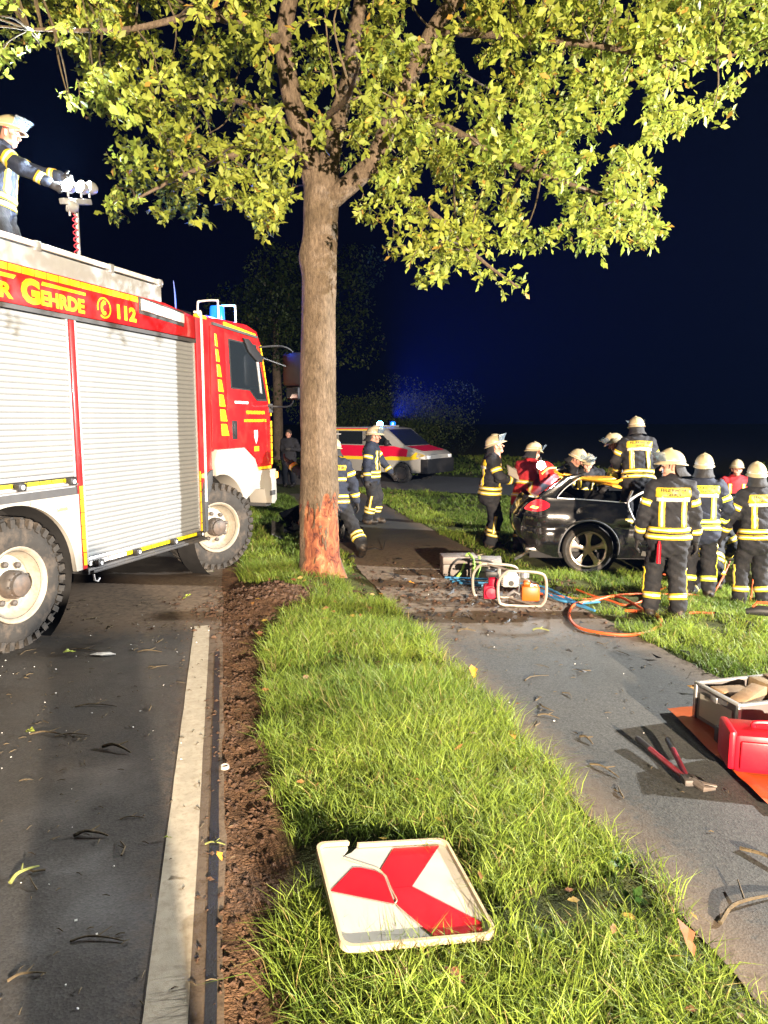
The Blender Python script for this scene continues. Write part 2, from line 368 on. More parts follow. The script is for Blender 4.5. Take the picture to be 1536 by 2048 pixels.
def asphalt(name, base, edge_lo, edge_hi, mud=None, wet=.0):
    m = bpy.data.materials.new(name); m.use_nodes = True; N = m.node_tree.nodes; L = m.node_tree.links; p = N['Principled BSDF']
    tc = N.new('ShaderNodeTexCoord'); sp = N.new('ShaderNodeSeparateXYZ'); L.new(tc.outputs['Object'], sp.inputs[0])
    def noise(sc, det=5, ro=.6):
        n = N.new('ShaderNodeTexNoise'); n.inputs['Scale'].default_value = sc; n.inputs['Detail'].default_value = det; n.inputs['Roughness'].default_value = ro
        L.new(tc.outputs['Object'], n.inputs['Vector']); return n.outputs['Fac']
    def mr(i, a, b, c=0., d=1.):
        n = N.new('ShaderNodeMapRange'); n.inputs[1].default_value = a; n.inputs[2].default_value = b; n.inputs[3].default_value = c; n.inputs[4].default_value = d
        L.new(i, n.inputs[0]); return n.outputs[0]
    def ma(op, a, b):
        n = N.new('ShaderNodeMath'); n.operation = op
        for i, q in enumerate((a, b)):
            if hasattr(q, 'links'): L.new(q, n.inputs[i])
            else: n.inputs[i].default_value = q
        return n.outputs[0]
    vo = N.new('ShaderNodeTexVoronoi'); vo.inputs['Scale'].default_value = 95; L.new(tc.outputs['Object'], vo.inputs['Vector'])
    fine, mid, big = noise(240, 3), noise(14, 7, .7), noise(1.1, 5)
    cr = N.new('ShaderNodeValToRGB'); e = cr.color_ramp.elements
    e[0].position = .32; e[0].color = rgb([x * .38 for x in base]); e[1].position = .78; e[1].color = rgb([x * 2.0 for x in base])
    sm = ma('ADD', ma('MULTIPLY', fine, .4), ma('ADD', ma('MULTIPLY', vo.outputs['Color'], .34), ma('MULTIPLY', big, .3)))
    L.new(sm, cr.inputs['Fac'])
    # brown soil film along the edges and where it was dragged over the surface
    du = ma('MINIMUM', ma('SUBTRACT', sp.outputs['X'], edge_lo), ma('SUBTRACT', edge_hi, sp.outputs['X']))
    wob = ma('ADD', du, ma('MULTIPLY', ma('SUBTRACT', mid, .5), .75))
    ed = mr(wob, .36, .0)
    if mud:
        a = ma('DIVIDE', ma('SUBTRACT', sp.outputs['Y'], mud[0]), mud[1]); q = ma('MULTIPLY', a, a)
        if len(mud) > 2:
            c = ma('DIVIDE', ma('SUBTRACT', sp.outputs['X'], mud[2]), mud[3]); q = ma('ADD', q, ma('MULTIPLY', c, c))
        md = mr(ma('ADD', q, ma('MULTIPLY', ma('SUBTRACT', mid, .5), 2.2)), 1.05, .35)
        ed = ma('MAXIMUM', ed, md)
    mx = N.new('ShaderNodeMixRGB'); L.new(ma('MULTIPLY', ed, .85), mx.inputs[0]); L.new(cr.outputs[0], mx.inputs[1])
    sc = N.new('ShaderNodeValToRGB'); e = sc.color_ramp.elements; e[0].position = .35; e[0].color = (.06, .04, .025, 1); e[1].position = .7; e[1].color = (.24, .17, .105, 1)
    L.new(mid, sc.inputs['Fac']); L.new(sc.outputs[0], mx.inputs[2])
    L.new(mx.outputs[0], p.inputs['Base Color'])
    rr = mr(big, .35, .65, .55 - wet, .9); L.new(ma('MAXIMUM', rr, ma('MULTIPLY', ed, .9)), p.inputs['Roughness'])
    b = N.new('ShaderNodeBump'); b.inputs['Strength'].default_value = .22; b.inputs['Distance'].default_value = .005
    L.new(ma('ADD', vo.outputs['Distance'], ma('MULTIPLY', mid, ma('MULTIPLY', ed, 3.))), b.inputs['Height']); L.new(b.outputs[0], p.inputs['Normal'])
    MAT[name] = m
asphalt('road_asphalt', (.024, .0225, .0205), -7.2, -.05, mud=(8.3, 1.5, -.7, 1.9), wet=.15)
asphalt('path_asphalt', (.038, .039, .036), 1.8, 3.82, mud=(8.7, 3.0), wet=-.1)
asphalt('side_asphalt', (.06, .06, .062), -99, 99, wet=-.3)
def strip(name, u0, u1, v0, v1, z, mat, nu_=2, jag=0., label=None, nv_=400):
    us = np.linspace(u0, u1, nu_); vs = np.concatenate([np.linspace(v0, 18, nv_), np.linspace(18.5, v1, 40)]) if v1 > 18 else np.linspace(v0, v1, nv_)
    A, B = np.meshgrid(us, vs, indexing='ij'); A = A.copy()
    if jag:
        A[0] += jag * (vnoise(B[0] * 3, 1.5) + .6 * vnoise(B[0] * 11, 4.5) - .8); A[-1] += jag * (vnoise(B[-1] * 3, 9.5) + .6 * vnoise(B[-1] * 11, 2.5) - .8)
    i = np.arange(A.size).reshape(A.shape)
    F = np.stack([i[:-1, :-1], i[1:, :-1], i[1:, 1:], i[:-1, 1:]], -1).reshape(-1, 4)
    o = link(name, npmesh(name, np.stack([A, B, np.full(A.shape, z)], -1).reshape(-1, 3), F, [mat]), rot=(0, 0, AZ))
    return tag(o, label, kind='structure')
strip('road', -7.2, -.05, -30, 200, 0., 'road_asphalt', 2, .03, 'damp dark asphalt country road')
strip('footpath', 1.8, 3.82, -30, 19.6, 0., 'path_asphalt', 2, .05, 'grey asphalt footpath strewn with soil and twigs')
strip('edge_line', -.325, -.172, -30, 7.05, .004, 'line_paint', 2, .004, 'white painted edge line of the road')
strip('edge_line', -.325, -.172, 9.6, 120, .004, 'line_paint', 2, .004, 'white painted edge line beyond the truck')
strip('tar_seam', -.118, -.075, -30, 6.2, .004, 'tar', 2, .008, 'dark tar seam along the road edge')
# side road that crosses beyond the tree
a_ = R(90 - 117)
mb = MB(); mb.add([(-60, -2.6, .004), (60, -2.6, .004), (60, 2.6, .004), (-60, 2.6, .004)], [(0, 1, 2, 3)])
tag(mb.build('side_road', 'side_asphalt', loc=(CROSS_P[0], CROSS_P[1], 0)), 'pale asphalt side road crossing beyond the tree', kind='structure').rotation_euler = (0, 0, a_)

# ------------------------------------------------------------------ grass (blades), soil clods
def leaf_mat(name, trans=.35, rough=.5):
    m = bpy.data.materials.new(name); m.use_nodes = True; N = m.node_tree.nodes; L = m.node_tree.links; p = N['Principled BSDF']
    at = N.new('ShaderNodeVertexColor'); at.layer_name = 'col'
    p.inputs['Roughness'].default_value = rough; p.inputs['Specular IOR Level'].default_value = .35
    L.new(at.outputs['Color'], p.inputs['Base Color'])
    tr = N.new('ShaderNodeBsdfTranslucent'); L.new(at.outputs['Color'], tr.inputs['Color'])
    mx = N.new('ShaderNodeMixShader'); mx.inputs[0].default_value = trans
    L.new(p.outputs[0], mx.inputs[1]); L.new(tr.outputs[0], mx.inputs[2]); L.new(mx.outputs[0], N['Material Output'].inputs['Surface'])
    MAT[name] = m
leaf_mat('grass_blade', .4); leaf_mat('tree_leaf', .5, .5)
def blades(P, h, w, cols, lean=.5):
    n = len(P); a = rng.random(n) * 2 * PI; d = np.stack([np.cos(a), np.sin(a), 0 * a], -1); sd = np.stack([-np.sin(a), np.cos(a), 0 * a], -1)
    b2 = rng.random(n) * 2 * PI; sd = np.stack([np.cos(b2), np.sin(b2), 0 * b2], -1)
    l = (lean * (.35 + rng.random(n)))[:, None]; h = h[:, None]; w = w[:, None]; up = np.array([0, 0, 1.])
    p0 = P; p1 = P + up * h * .55 + d * h * l * .3; p2 = P + up * h * (1 - .35 * l ** 2) + d * h * l
    V = np.stack([p0 - sd * w, p0 + sd * w, p1 - sd * w * .8, p1 + sd * w * .8, p2], 1).reshape(-1, 3)
    b = np.arange(n)[:, None] * 5
    T = np.concatenate([b + [0, 1, 3], b + [0, 3, 2], b + [2, 3, 4]], 1).reshape(-1, 3)
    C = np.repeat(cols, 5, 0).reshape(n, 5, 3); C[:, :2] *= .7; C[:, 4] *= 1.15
    return V, T, C.reshape(-1, 3)
def grass_cols(u, v, n):
    k = vnoise(u * 1.3, v * 1.3, 5.5)[:, None] * .7 + rng.random((n, 1)) * .45
    c0 = np.array([.055, .118, .018]); c1 = np.array([.225, .29, .04]); c = c0 * (1 - k) + c1 * k
    dry = rng.random(n) < .07; c[dry] = np.array([.25, .2, .08]) * (.6 + .6 * rng.random((dry.sum(), 1)))
    return c * (.75 + .5 * rng.random((n, 1)))
def grass_patch(name, label, u0, u1, v0, v1, dens, h0, w0, keep=None, tuft=6):
    area = (u1 - u0) * (v1 - v0); n = int(area * dens / tuft)
    u = u0 + (u1 - u0) * rng.random(n); v = v0 + (v1 - v0) * rng.random(n)
    x, y = r2w(u, v)
    ok = (y > 1.2) & (abs(x) < y * .60 + 1.5)
    d = vnoise(u * 2.1, v * 2.1, 8.5) * .6 + vnoise(u * 7, v * 7, 2.5) * .4
    ok &= d > .30 + .16 * rng.random(n)
    if keep is not None: ok &= keep(u, v, x, y)
    u, v, d = u[ok], v[ok], d[ok]; n = len(u)
    u = np.repeat(u, tuft) + rng.normal(0, .028, n * tuft); v = np.repeat(v, tuft) + rng.normal(0, .028, n * tuft); d = np.repeat(d, tuft); n = len(u)
    P = np.stack([u, v, gz(u, v) - .01], -1)
    h = h0 * (.4 + .85 * rng.random(n)) * (.3 + 1.3 * d) * (.6 + .8 * vnoise(u * 1.1, v * .9, 21.5)); w = w0 * (.6 + .8 * rng.random(n))
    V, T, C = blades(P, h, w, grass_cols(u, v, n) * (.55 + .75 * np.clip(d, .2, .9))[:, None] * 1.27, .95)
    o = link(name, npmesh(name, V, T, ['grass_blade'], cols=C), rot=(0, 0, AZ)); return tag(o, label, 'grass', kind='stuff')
TREE_UV = w2r(-.8, 8.62)
def verge_keep(u, v, x, y):
    e = .21 + .12 * (vnoise(v * 1.6, 3.3) - .5) * 2 - .05 * (v < 2.6) + .07 * (vnoise(v * 6, 1.2) - .5)
    e = e + (.68 * np.exp(-((v - 7.55) / .85) ** 2) + .15 * np.exp(-((v - 5.2) / .8) ** 2)) * (.75 + .5 * (vnoise(u * 5, v * 5) - .3))
    e2 = 1.80 + .10 * (vnoise(v * 2.3, 8.3) - .5) * 2 + .09 * (vnoise(v * 9, 5.2) - .5)
    e2 = e2 - .5 * np.exp(-((v - 8.3) / .7) ** 2)
    k = (u > e) & (u < e2) & ((u - TREE_UV[0]) ** 2 + (v - TREE_UV[1]) ** 2 > .27 ** 2)
    SGN = w2r(.075, 2.68); k &= ~((abs(u - SGN[0] - .02) < .31) & (abs(v - SGN[1]) < .30))
    return k
grass_patch('grass_verge', 'long green verge grass between road and footpath', .0, 1.95, 1.3, 5.2, 9000, .165, .0024, verge_keep)
grass_patch('grass_verge', 'long green verge grass round the tree', .0, 1.95, 5.2, 9.5, 5500, .165, .003, verge_keep)
grass_patch('grass_verge', 'verge grass running on behind the tree', .0, 1.95, 9.5, 19, 1800, .13, .0055, verge_keep)
CAR_P = np.array([2.71, 10.03])
def right_keep(u, v, x, y):
    e = 3.86 + .12 * (vnoise(v * 1.9, 6.3) - .5) * 2 + .10 * (vnoise(v * 8, 7.2) - .5)
    mud = (((u - 4.0) / .75) ** 2 + ((v - 7.0) / 1.0) ** 2 < .75 + vnoise(u * 5, v * 5))
    under = (x > 2.0) & (x < 6.2) & (y > 9.25) & (y < 10.9)
    return (u > e) & ~(mud & (vnoise(u * 6, v * 6, 4) > .3)) & ~under & (cross_d(x, y) > 2.75)
grass_patch('roadside_grass', 'bright rough grass where the wrecked car stands', 3.7, 8.2, 3.5, 9.0, 4200, .105, .0033, right_keep)
grass_patch('roadside_grass', 'bright grass behind the wrecked car', 3.7, 11, 9.0, 15, 1700, .11, .005, right_keep)
grass_patch('roadside_grass', 'far grass up to the side road', 3.7, 14, 15, 24, 600, .12, .009, lambda u, v, x, y: (cross_d(x, y) > 2.75) & (u > 3.85))
grass_patch('roadside_grass', 'dim grass beyond the side road', -14, 16, 25, 38, 90, .15, .02, lambda u, v, x, y: (cross_d(x, y) > 2.9) & ~((u > -7.3) & (u < .1)))
def clods(name, label, n, fu, size):
    V = []; T = []; base = MB(); base.add([(1, 0, 0), (-1, 0, 0), (0, 1, 0), (0, -1, 0), (0, 0, 1), (0, 0, -1), (.6, .6, .5), (-.6, .5, .6)], [(0, 2, 6), (2, 4, 6), (4, 0, 6), (0, 4, 3), (3, 4, 1), (1, 4, 7), (4, 2, 7), (2, 1, 7), (0, 5, 2), (2, 5, 1), (1, 5, 3), (3, 5, 0)]); bv = np.array(base.v); bf = base.f; mb = MB()
    for _ in range(n):
        u, v = fu(); s = size * (.3 + random.random() ** 3 * 1.6); z = float(gz(u, v)) if not (1.85 < u < 3.8 or u < -.05) else 0
        a = random.random() * 6
        q = bv * (1 + 1.1 * (rng.random((len(bv), 1)) - .5)) * [s, s * .75, s * .55]
        c, d = math.cos(a), math.sin(a)
        mb.add([(u + x * c - y * d, v + x * d + y * c, z + zz + s * .3) for x, y, zz in q], bf)
    o = mb.build(name, 'soil_clod', smooth=False); o.rotation_euler = (0, 0, AZ); return tag(o, label, 'soil', kind='stuff')
clods('soil_clods', 'crumbly brown soil along the road edge', 2600, lambda: (random.gauss(.08, .10), random.uniform(1.8, 8.5)), .011)
clods('soil_clods', 'churned brown soil thrown up at the foot of the tree', 1100, lambda: (random.gauss(.45, .42), random.gauss(7.6, .5)), .022)
clods('soil_clods', 'torn soil and turf dragged across the footpath', 900, lambda: (random.uniform(1.6, 4.3), random.gauss(7.9, .75)), .022)
# ------------------------------------------------------------------ tree
_F, _P = 1400., math.atan(184 / 1400.)
def pix(x, y, z):      # where a world point lands in the picture (only used to judge the crown's outline)
    f = y * math.cos(_P) - (z - CH) * math.sin(_P); u = y * math.sin(_P) + (z - CH) * math.cos(_P)
    return 768 + _F * x / f, 1024 - _F * u / f
def unpix(px, py, y):
    x = (px - 768) / _F; u = -(py - 1024) / _F
    d = np.array([x, math.cos(_P) + u * math.sin(_P), -math.sin(_P) + u * math.cos(_P)]); return np.array([0, 0, CH]) + d * y / d[1]
def bark_mat():
    m = bpy.data.materials.new('bark'); m.use_nodes = True; N = m.node_tree.nodes; L = m.node_tree.links; p = N['Principled BSDF']
    p.inputs['Roughness'].default_value = .9; p.inputs['Specular IOR Level'].default_value = .2
    tc = N.new('ShaderNodeTexCoord')
    mp = N.new('ShaderNodeMapping'); mp.inputs['Scale'].default_value = (1, 1, .35); L.new(tc.outputs['Object'], mp.inputs[0])
    n1 = N.new('ShaderNodeTexNoise'); n1.inputs['Scale'].default_value = 38; n1.inputs['Detail'].default_value = 7; n1.inputs['Roughness'].default_value = .72; L.new(mp.outputs[0], n1.inputs['Vector'])
    n0 = N.new('ShaderNodeTexNoise'); n0.inputs['Scale'].default_value = 3; n0.inputs['Detail'].default_value = 4; L.new(tc.outputs['Object'], n0.inputs['Vector'])
    cr = N.new('ShaderNodeValToRGB'); e = cr.color_ramp.elements; e[0].position = .3; e[0].color = (.055, .04, .029, 1); e[1].position = .75; e[1].color = (.225, .168, .118, 1)
    L.new(n1.outputs['Fac'], cr.inputs['Fac'])
    c0 = N.new('ShaderNodeMixRGB'); c0.blend_type = 'MULTIPLY'; c0.inputs[0].default_value = .6; L.new(cr.outputs[0], c0.inputs[1])
    r0 = N.new('ShaderNodeValToRGB'); r0.color_ramp.elements[0].color = (.5, .5, .42, 1); r0.color_ramp.elements[1].color = (1, 1, 1, 1); r0.color_ramp.elements[0].position = .35; r0.color_ramp.elements[1].position = .65
    L.new(n0.outputs['Fac'], r0.inputs['Fac']); L.new(r0.outputs[0], c0.inputs[2])
    at = N.new('ShaderNodeVertexColor'); at.layer_name = 'col'
    sp = N.new('ShaderNodeSeparateColor'); L.new(at.outputs['Color'], sp.inputs[0])
    wd = N.new('ShaderNodeTexNoise'); wd.inputs['Scale'].default_value = 7; wd.inputs['Detail'].default_value = 8; wd.inputs['Roughness'].default_value = .7; wd.inputs['Distortion'].default_value = 1.2
    mp2 = N.new('ShaderNodeMapping'); mp2.inputs['Scale'].default_value = (1, 1, .6); L.new(tc.outputs['Object'], mp2.inputs[0]); L.new(mp2.outputs[0], wd.inputs['Vector'])
    wc = N.new('ShaderNodeValToRGB'); e = wc.color_ramp.elements; e[0].position = .38; e[0].color = (.06, .022, .018, 1); e[1].position = .70; e[1].color = (.42, .26, .13, 1)
    q = wc.color_ramp.elements.new(.44); q.color = (.17, .055, .032, 1); q = wc.color_ramp.elements.new(.57); q.color = (.29, .115, .055, 1)
    L.new(wd.outputs['Fac'], wc.inputs['Fac'])
    ms = N.new('ShaderNodeMath'); ms.operation = 'MULTIPLY_ADD'; ms.inputs[1].default_value = .5; L.new(wd.outputs['Fac'], ms.inputs[0]); L.new(sp.outputs[0], ms.inputs[2])
    mr = N.new('ShaderNodeMapRange'); mr.inputs[1].default_value = .68; mr.inputs[2].default_value = .80; L.new(ms.outputs[0], mr.inputs[0])
    mx = N.new('ShaderNodeMixRGB'); L.new(mr.outputs[0], mx.inputs[0]); L.new(c0.outputs[0], mx.inputs[1]); L.new(wc.outputs[0], mx.inputs[2]); L.new(mx.outputs[0], p.inputs['Base Color'])
    b = N.new('ShaderNodeBump'); b.inputs['Strength'].default_value = .8; b.inputs['Distance'].default_value = .03
    ad = N.new('ShaderNodeMath'); ad.operation = 'ADD'; L.new(n1.outputs['Fac'], ad.inputs[0]); L.new(wd.outputs['Fac'], ad.inputs[1])
    L.new(ad.outputs[0], b.inputs['Height']); L.new(b.outputs[0], p.inputs['Normal'])
    MAT['bark'] = m
bark_mat()
TB = np.array([-.8, 8.62, 0.])
def trunk_mesh(name, path, rad, n=48, scar=False, seed=0.):
    pts = np.array(spline(path, 14)); K = len(pts); rs = np.interp(np.linspace(0, 1, K), np.linspace(0, 1, len(rad)), rad)
    V = []; C = []
    for i in range(K):
        for k in range(n):
            a = 2 * PI * k / n; z = pts[i][2]; ca, sa = math.cos(a), math.sin(a)
            r = rs[i] * (1 + .05 * (vnoise(ca * 2 + 5 + seed, sa * 2 + 5, z * 1.2) - .5) * 2 + .025 * (vnoise(ca * 6 + 9, sa * 6 + 9, z * 5 + seed) - .5) * 2)
            if scar:
                r += .09 * max(0, .35 - z) / .35 * (.6 + .5 * math.sin(a * 5 + 1)) ** 1
                r += .05 * math.exp(-((z - 3.95) / .16) ** 2) * max(0, math.cos(a - R(185)))
                zz_ = z + .42 * (vnoise(ca * 2.2 + 3, sa * 2.2 + 3, 1.7) - .5) + .2 * (vnoise(ca * 7, sa * 7, z * 4) - .5); fa = math.cos(a - R(288)) * .7 + .3
                s = fa * (1 - sstep(.98, 1.12, zz_)) + .42 * math.exp(-((z - 1.5) / .12) ** 2) * max(0, math.cos(a - R(275) - (z - 1.5) * 1.2)) ** 6
                s = max(0, s) * (.75 + .5 * vnoise(a * 3, z * 3, 2.)); r -= .03 * s + .03 * s * vnoise(a * 5, z * 7, 4.) + .016 * s * vnoise(a * 14, z * 16, 6.)
                C.append((min(1, s), 0, 0))
            else: C.append((0, 0, 0))
            V.append((pts[i][0] + r * ca, pts[i][1] + r * sa, z))
    F = [(i * n + k, i * n + (k + 1) % n, (i + 1) * n + (k + 1) % n, (i + 1) * n + k) for i in range(K - 1) for k in range(n)]
    return npmesh(name, V, F, ['bark'], smooth=True, cols=np.array(C, np.float32))
tree = thing('oak_tree', 'roadside oak with bark torn off its lower trunk beside the footpath', 'tree', tuple(TB))
link('trunk', trunk_mesh('trunk', [(0, 0, -.15), (0, 0, .3), (0, 0, 1.2), (0, 0, 2.4), (.02, 0, 3.5), (.05, 0, 4.4), (.08, .0, 4.95)], [.30, .265, .245, .222, .205, .2, .205, .2], 64, True), tree)
def flaps(m):
    for k in range(26):
        a = R(random.uniform(190, 385)); z = random.uniform(.75, 1.15) if k < 18 else random.uniform(.15, .7); r = .245 + .03 * max(0, .5 - z); w = random.uniform(.015, .04); l = random.uniform(.06, .2); o_ = random.uniform(.01, .05)
        def P(da, dz, dr): return ((r + dr) * math.cos(a + da), (r + dr) * math.sin(a + da), z + dz)
        q = w / r / 2
        m.add([P(-q, 0, -.01), P(q, .01, -.01), P(q * .8, -l * .5, o_ * .6), P(-q * .9, -l * .5, o_ * .5), P(q * .1, -l, o_ * 1.2), P(-q * .5, -l * .95, o_)], [(0, 1, 2, 3), (3, 2, 4, 5)])
me_ = MB(); flaps(me_); me_ = me_.mesh('bark_flaps', 'bark', False); a_c = me_.color_attributes.new('col', 'FLOAT_COLOR', 'POINT'); a_c.data.foreach_set('color', np.array([(random.choice((0, 0, 1)), 0, 0, 1) for _ in me_.vertices], np.float32).ravel())
tag(link('bark_flaps', me_, tree), kind='stuff')
LIMBS = []
def limb(path, r0, r1, n=14, nm='limb'):
    sp_ = spline(path, 8); sp_ = [p + np.array([.03 * (vnoise(p[2] * 3, 1.1) - .5), .03 * (vnoise(p[2] * 3, 7.1) - .5), 0]) for p in sp_]
    rs = list(np.linspace(r0, r1, len(sp_))); LIMBS.extend([(p, r) for p, r in zip(sp_, rs)])
    me = MB().tube(sp_, rs, n).mesh(nm, 'bark', True, 80); a = me.color_attributes.new('col', 'FLOAT_COLOR', 'POINT'); a.data.foreach_set('color', np.tile(np.array([0, 0, 0, 1], np.float32), len(me.vertices)))
    link(nm, me, tree)
def tp(px, py, y): return unpix(px, py, y) - TB
limb([(.03, 0, 4.6), tp(603, 270, 8.55), tp(578, 170, 8.5), tp(568, 80, 8.5), tp(590, -50, 8.6), tp(620, -240, 8.8)], .135, .07)
limb([tp(568, 85, 8.5), tp(500, 55, 8.2), tp(400, 30, 7.8), tp(250, 60, 7.3), tp(60, 60, 7.)], .06, .015)
limb([(.06, .02, 4.7), tp(676, 240, 8.7), tp(692, 180, 8.8), tp(716, 30, 9), tp(735, -150, 9.1), tp(745, -380, 9.2)], .13, .05)
limb([(.12, -.02, 4.55), tp(742, 325, 8.5), tp(792, 215, 8.4), tp(868, 60, 8.3), tp(930, -20, 8.2), tp(1050, -160, 8.)], .12, .06)
limb([tp(792, 215, 8.4), tp(900, 260, 8.1), tp(1030, 330, 7.8), tp(1170, 380, 7.6), tp(1290, 420, 7.4)], .05, .012)
limb([tp(868, 60, 8.3), tp(1000, 70, 8), tp(1180, 90, 7.7), tp(1350, 120, 7.4), tp(1480, 110, 7.2)], .05, .012)
limb([tp(742, 325, 8.5), tp(790, 380, 8.2), tp(880, 440, 7.9), tp(960, 520, 7.6), tp(1035, 575, 7.4)], .045, .01)
limb([tp(640, 345, 8.55), tp(560, 300, 8.2), tp(470, 310, 7.9), tp(370, 350, 7.6), tp(270, 400, 7.4)], .05, .012)
limb([tp(600, 265, 8.55), tp(500, 210, 8.9), tp(380, 190, 9.2), tp(260, 180, 9.4)], .05, .012)
limb([tp(690, 180, 8.8), tp(760, 120, 9.6), tp(850, 110, 10.4), tp(980, 180, 11)], .05, .012)
limb([tp(660, 300, 8.6), tp(640, 250, 7.7), tp(690, 200, 6.9), tp(720, 120, 6.2)], .05, .012)
LP = np.array([p for p, r in LIMBS]) + TB
# outline of the crown as it hangs over the road (kept in front of the dark sky), with its gaps
POLY = [(-400, -900), (-400, 200), (0, 145), (40, 118), (105, 78), (135, 105), (150, 135), (128, 190), (170, 235), (228, 242), (262, 285), (212, 300), (232, 372), (203, 420), (232, 452), (300, 430), (362, 458), (412, 440), (424, 330), (438, 330), (432, 410), (500, 425), (512, 480), (545, 488), (556, 430), (600, 440), (690, 405), (722, 450), (772, 462), (782, 512), (832, 522), (862, 505), (820, 560), (840, 575), (902, 560), (930, 530), (950, 575), (982, 580), (1032, 592), (1067, 607), (1050, 570), (1020, 530), (1062, 512), (1112, 490), (1170, 500), (1212, 507), (1222, 470), (1252, 480), (1282, 502), (1322, 500), (1336, 460), (1322, 400), (1326, 370), (1292, 310), (1252, 300), (1192, 298), (1196, 262), (1242, 235), (1262, 150), (1290, 150), (1296, 235), (1272, 282), (1312, 288), (1352, 268), (1392, 250), (1425, 262), (1452, 250), (1495, 200), (1472, 172), (1442, 152), (1480, 142), (1536, 130), (2000, 150), (2000, -900)]
HOLES = [(932, 95, 30, 38), (1078, 420, 30, 46), (850, 375, 26, 40), (445, 262, 40, 20), (350, 95, 18, 18), (300, 122, 14, 14), (490, 320, 26, 14), (1020, 240, 20, 16), (880, 430, 22, 20), (1105, 190, 14, 22), (420, 360, 14, 50), (1130, 160, 12, 20), (560, 25, 30, 25), (330, 75, 15, 12)]
def inpoly(px, py):
    c = np.zeros(px.shape, bool); P = POLY; j = len(P) - 1
    for i in range(len(P)):
        xi, yi = P[i]; xj, yj = P[j]
        if yi != yj: c ^= ((yi > py) != (yj > py)) & (px < (xj - xi) * (py - yi) / (yj - yi) + xi)
        j = i
    for hx, hy, a, b in HOLES: c &= ((px - hx) / a) ** 2 + ((py - hy) / b) ** 2 > 1
    c &= ~((px > 545) & (px < 612) & (py > -20) & (py < 300) & (abs(px - np.interp(py, [0, 80, 170, 270, 300], [590, 566, 577, 602, 612])) < 18) & (np.sin(px * .13 + py * .05) > -.55))
    return c
LEAF = np.array([(0, 0, 0), (.15, .22, .03), (.14, .36, .0), (.25, .55, .05), (.17, .70, .01), (0, 1, -.06), (-.17, .70, .01), (-.25, .55, .05), (-.14, .36, .0), (-.15, .22, .03)])
LEAF_T = np.array([(0, 1, 2), (0, 2, 8), (0, 8, 9), (2, 3, 4), (2, 4, 6), (2, 6, 8), (8, 6, 7), (4, 5, 6)])
def leaves(P, dirs, size, cols, name, lf=LEAF, lt=LEAF_T):
    n = len(P); d = dirs / np.linalg.norm(dirs, axis=1)[:, None]
    nr = rng.normal(0, 1, (n, 3)) + [0, 0, .9]; nr -= d * (nr * d).sum(1)[:, None]; nr /= np.linalg.norm(nr, axis=1)[:, None]
    s = np.cross(d, nr); q = lf[None] * size[:, None, None]
    V = P[:, None] + s[:, None] * q[..., :1] + d[:, None] * q[..., 1:2] + nr[:, None] * q[..., 2:]
    T = (np.arange(n)[:, None, None] * len(lf) + lt[None]).reshape(-1, 3)
    return npmesh(name, V.reshape(-1, 3), T, ['tree_leaf'], cols=np.repeat(cols, len(lf), 0))
def leaf_cols(P, n, yel=.0):
    k = vnoise(P[:, 0] * 1.1, P[:, 1] * 1.1, P[:, 2] * 1.1)[:, None] * .8 + rng.random((n, 1)) * .4 + yel
    k = np.clip(k, 0, 1.2); c = np.array([.12, .19, .028]) * (1 - k) + np.array([.37, .40, .06]) * k
    o = rng.random(n) < .035; c[o] = np.array([.4, .25, .05]) * (.7 + .5 * rng.random((o.sum(), 1)))
    return c * (.75 + .45 * rng.random((n, 1)))
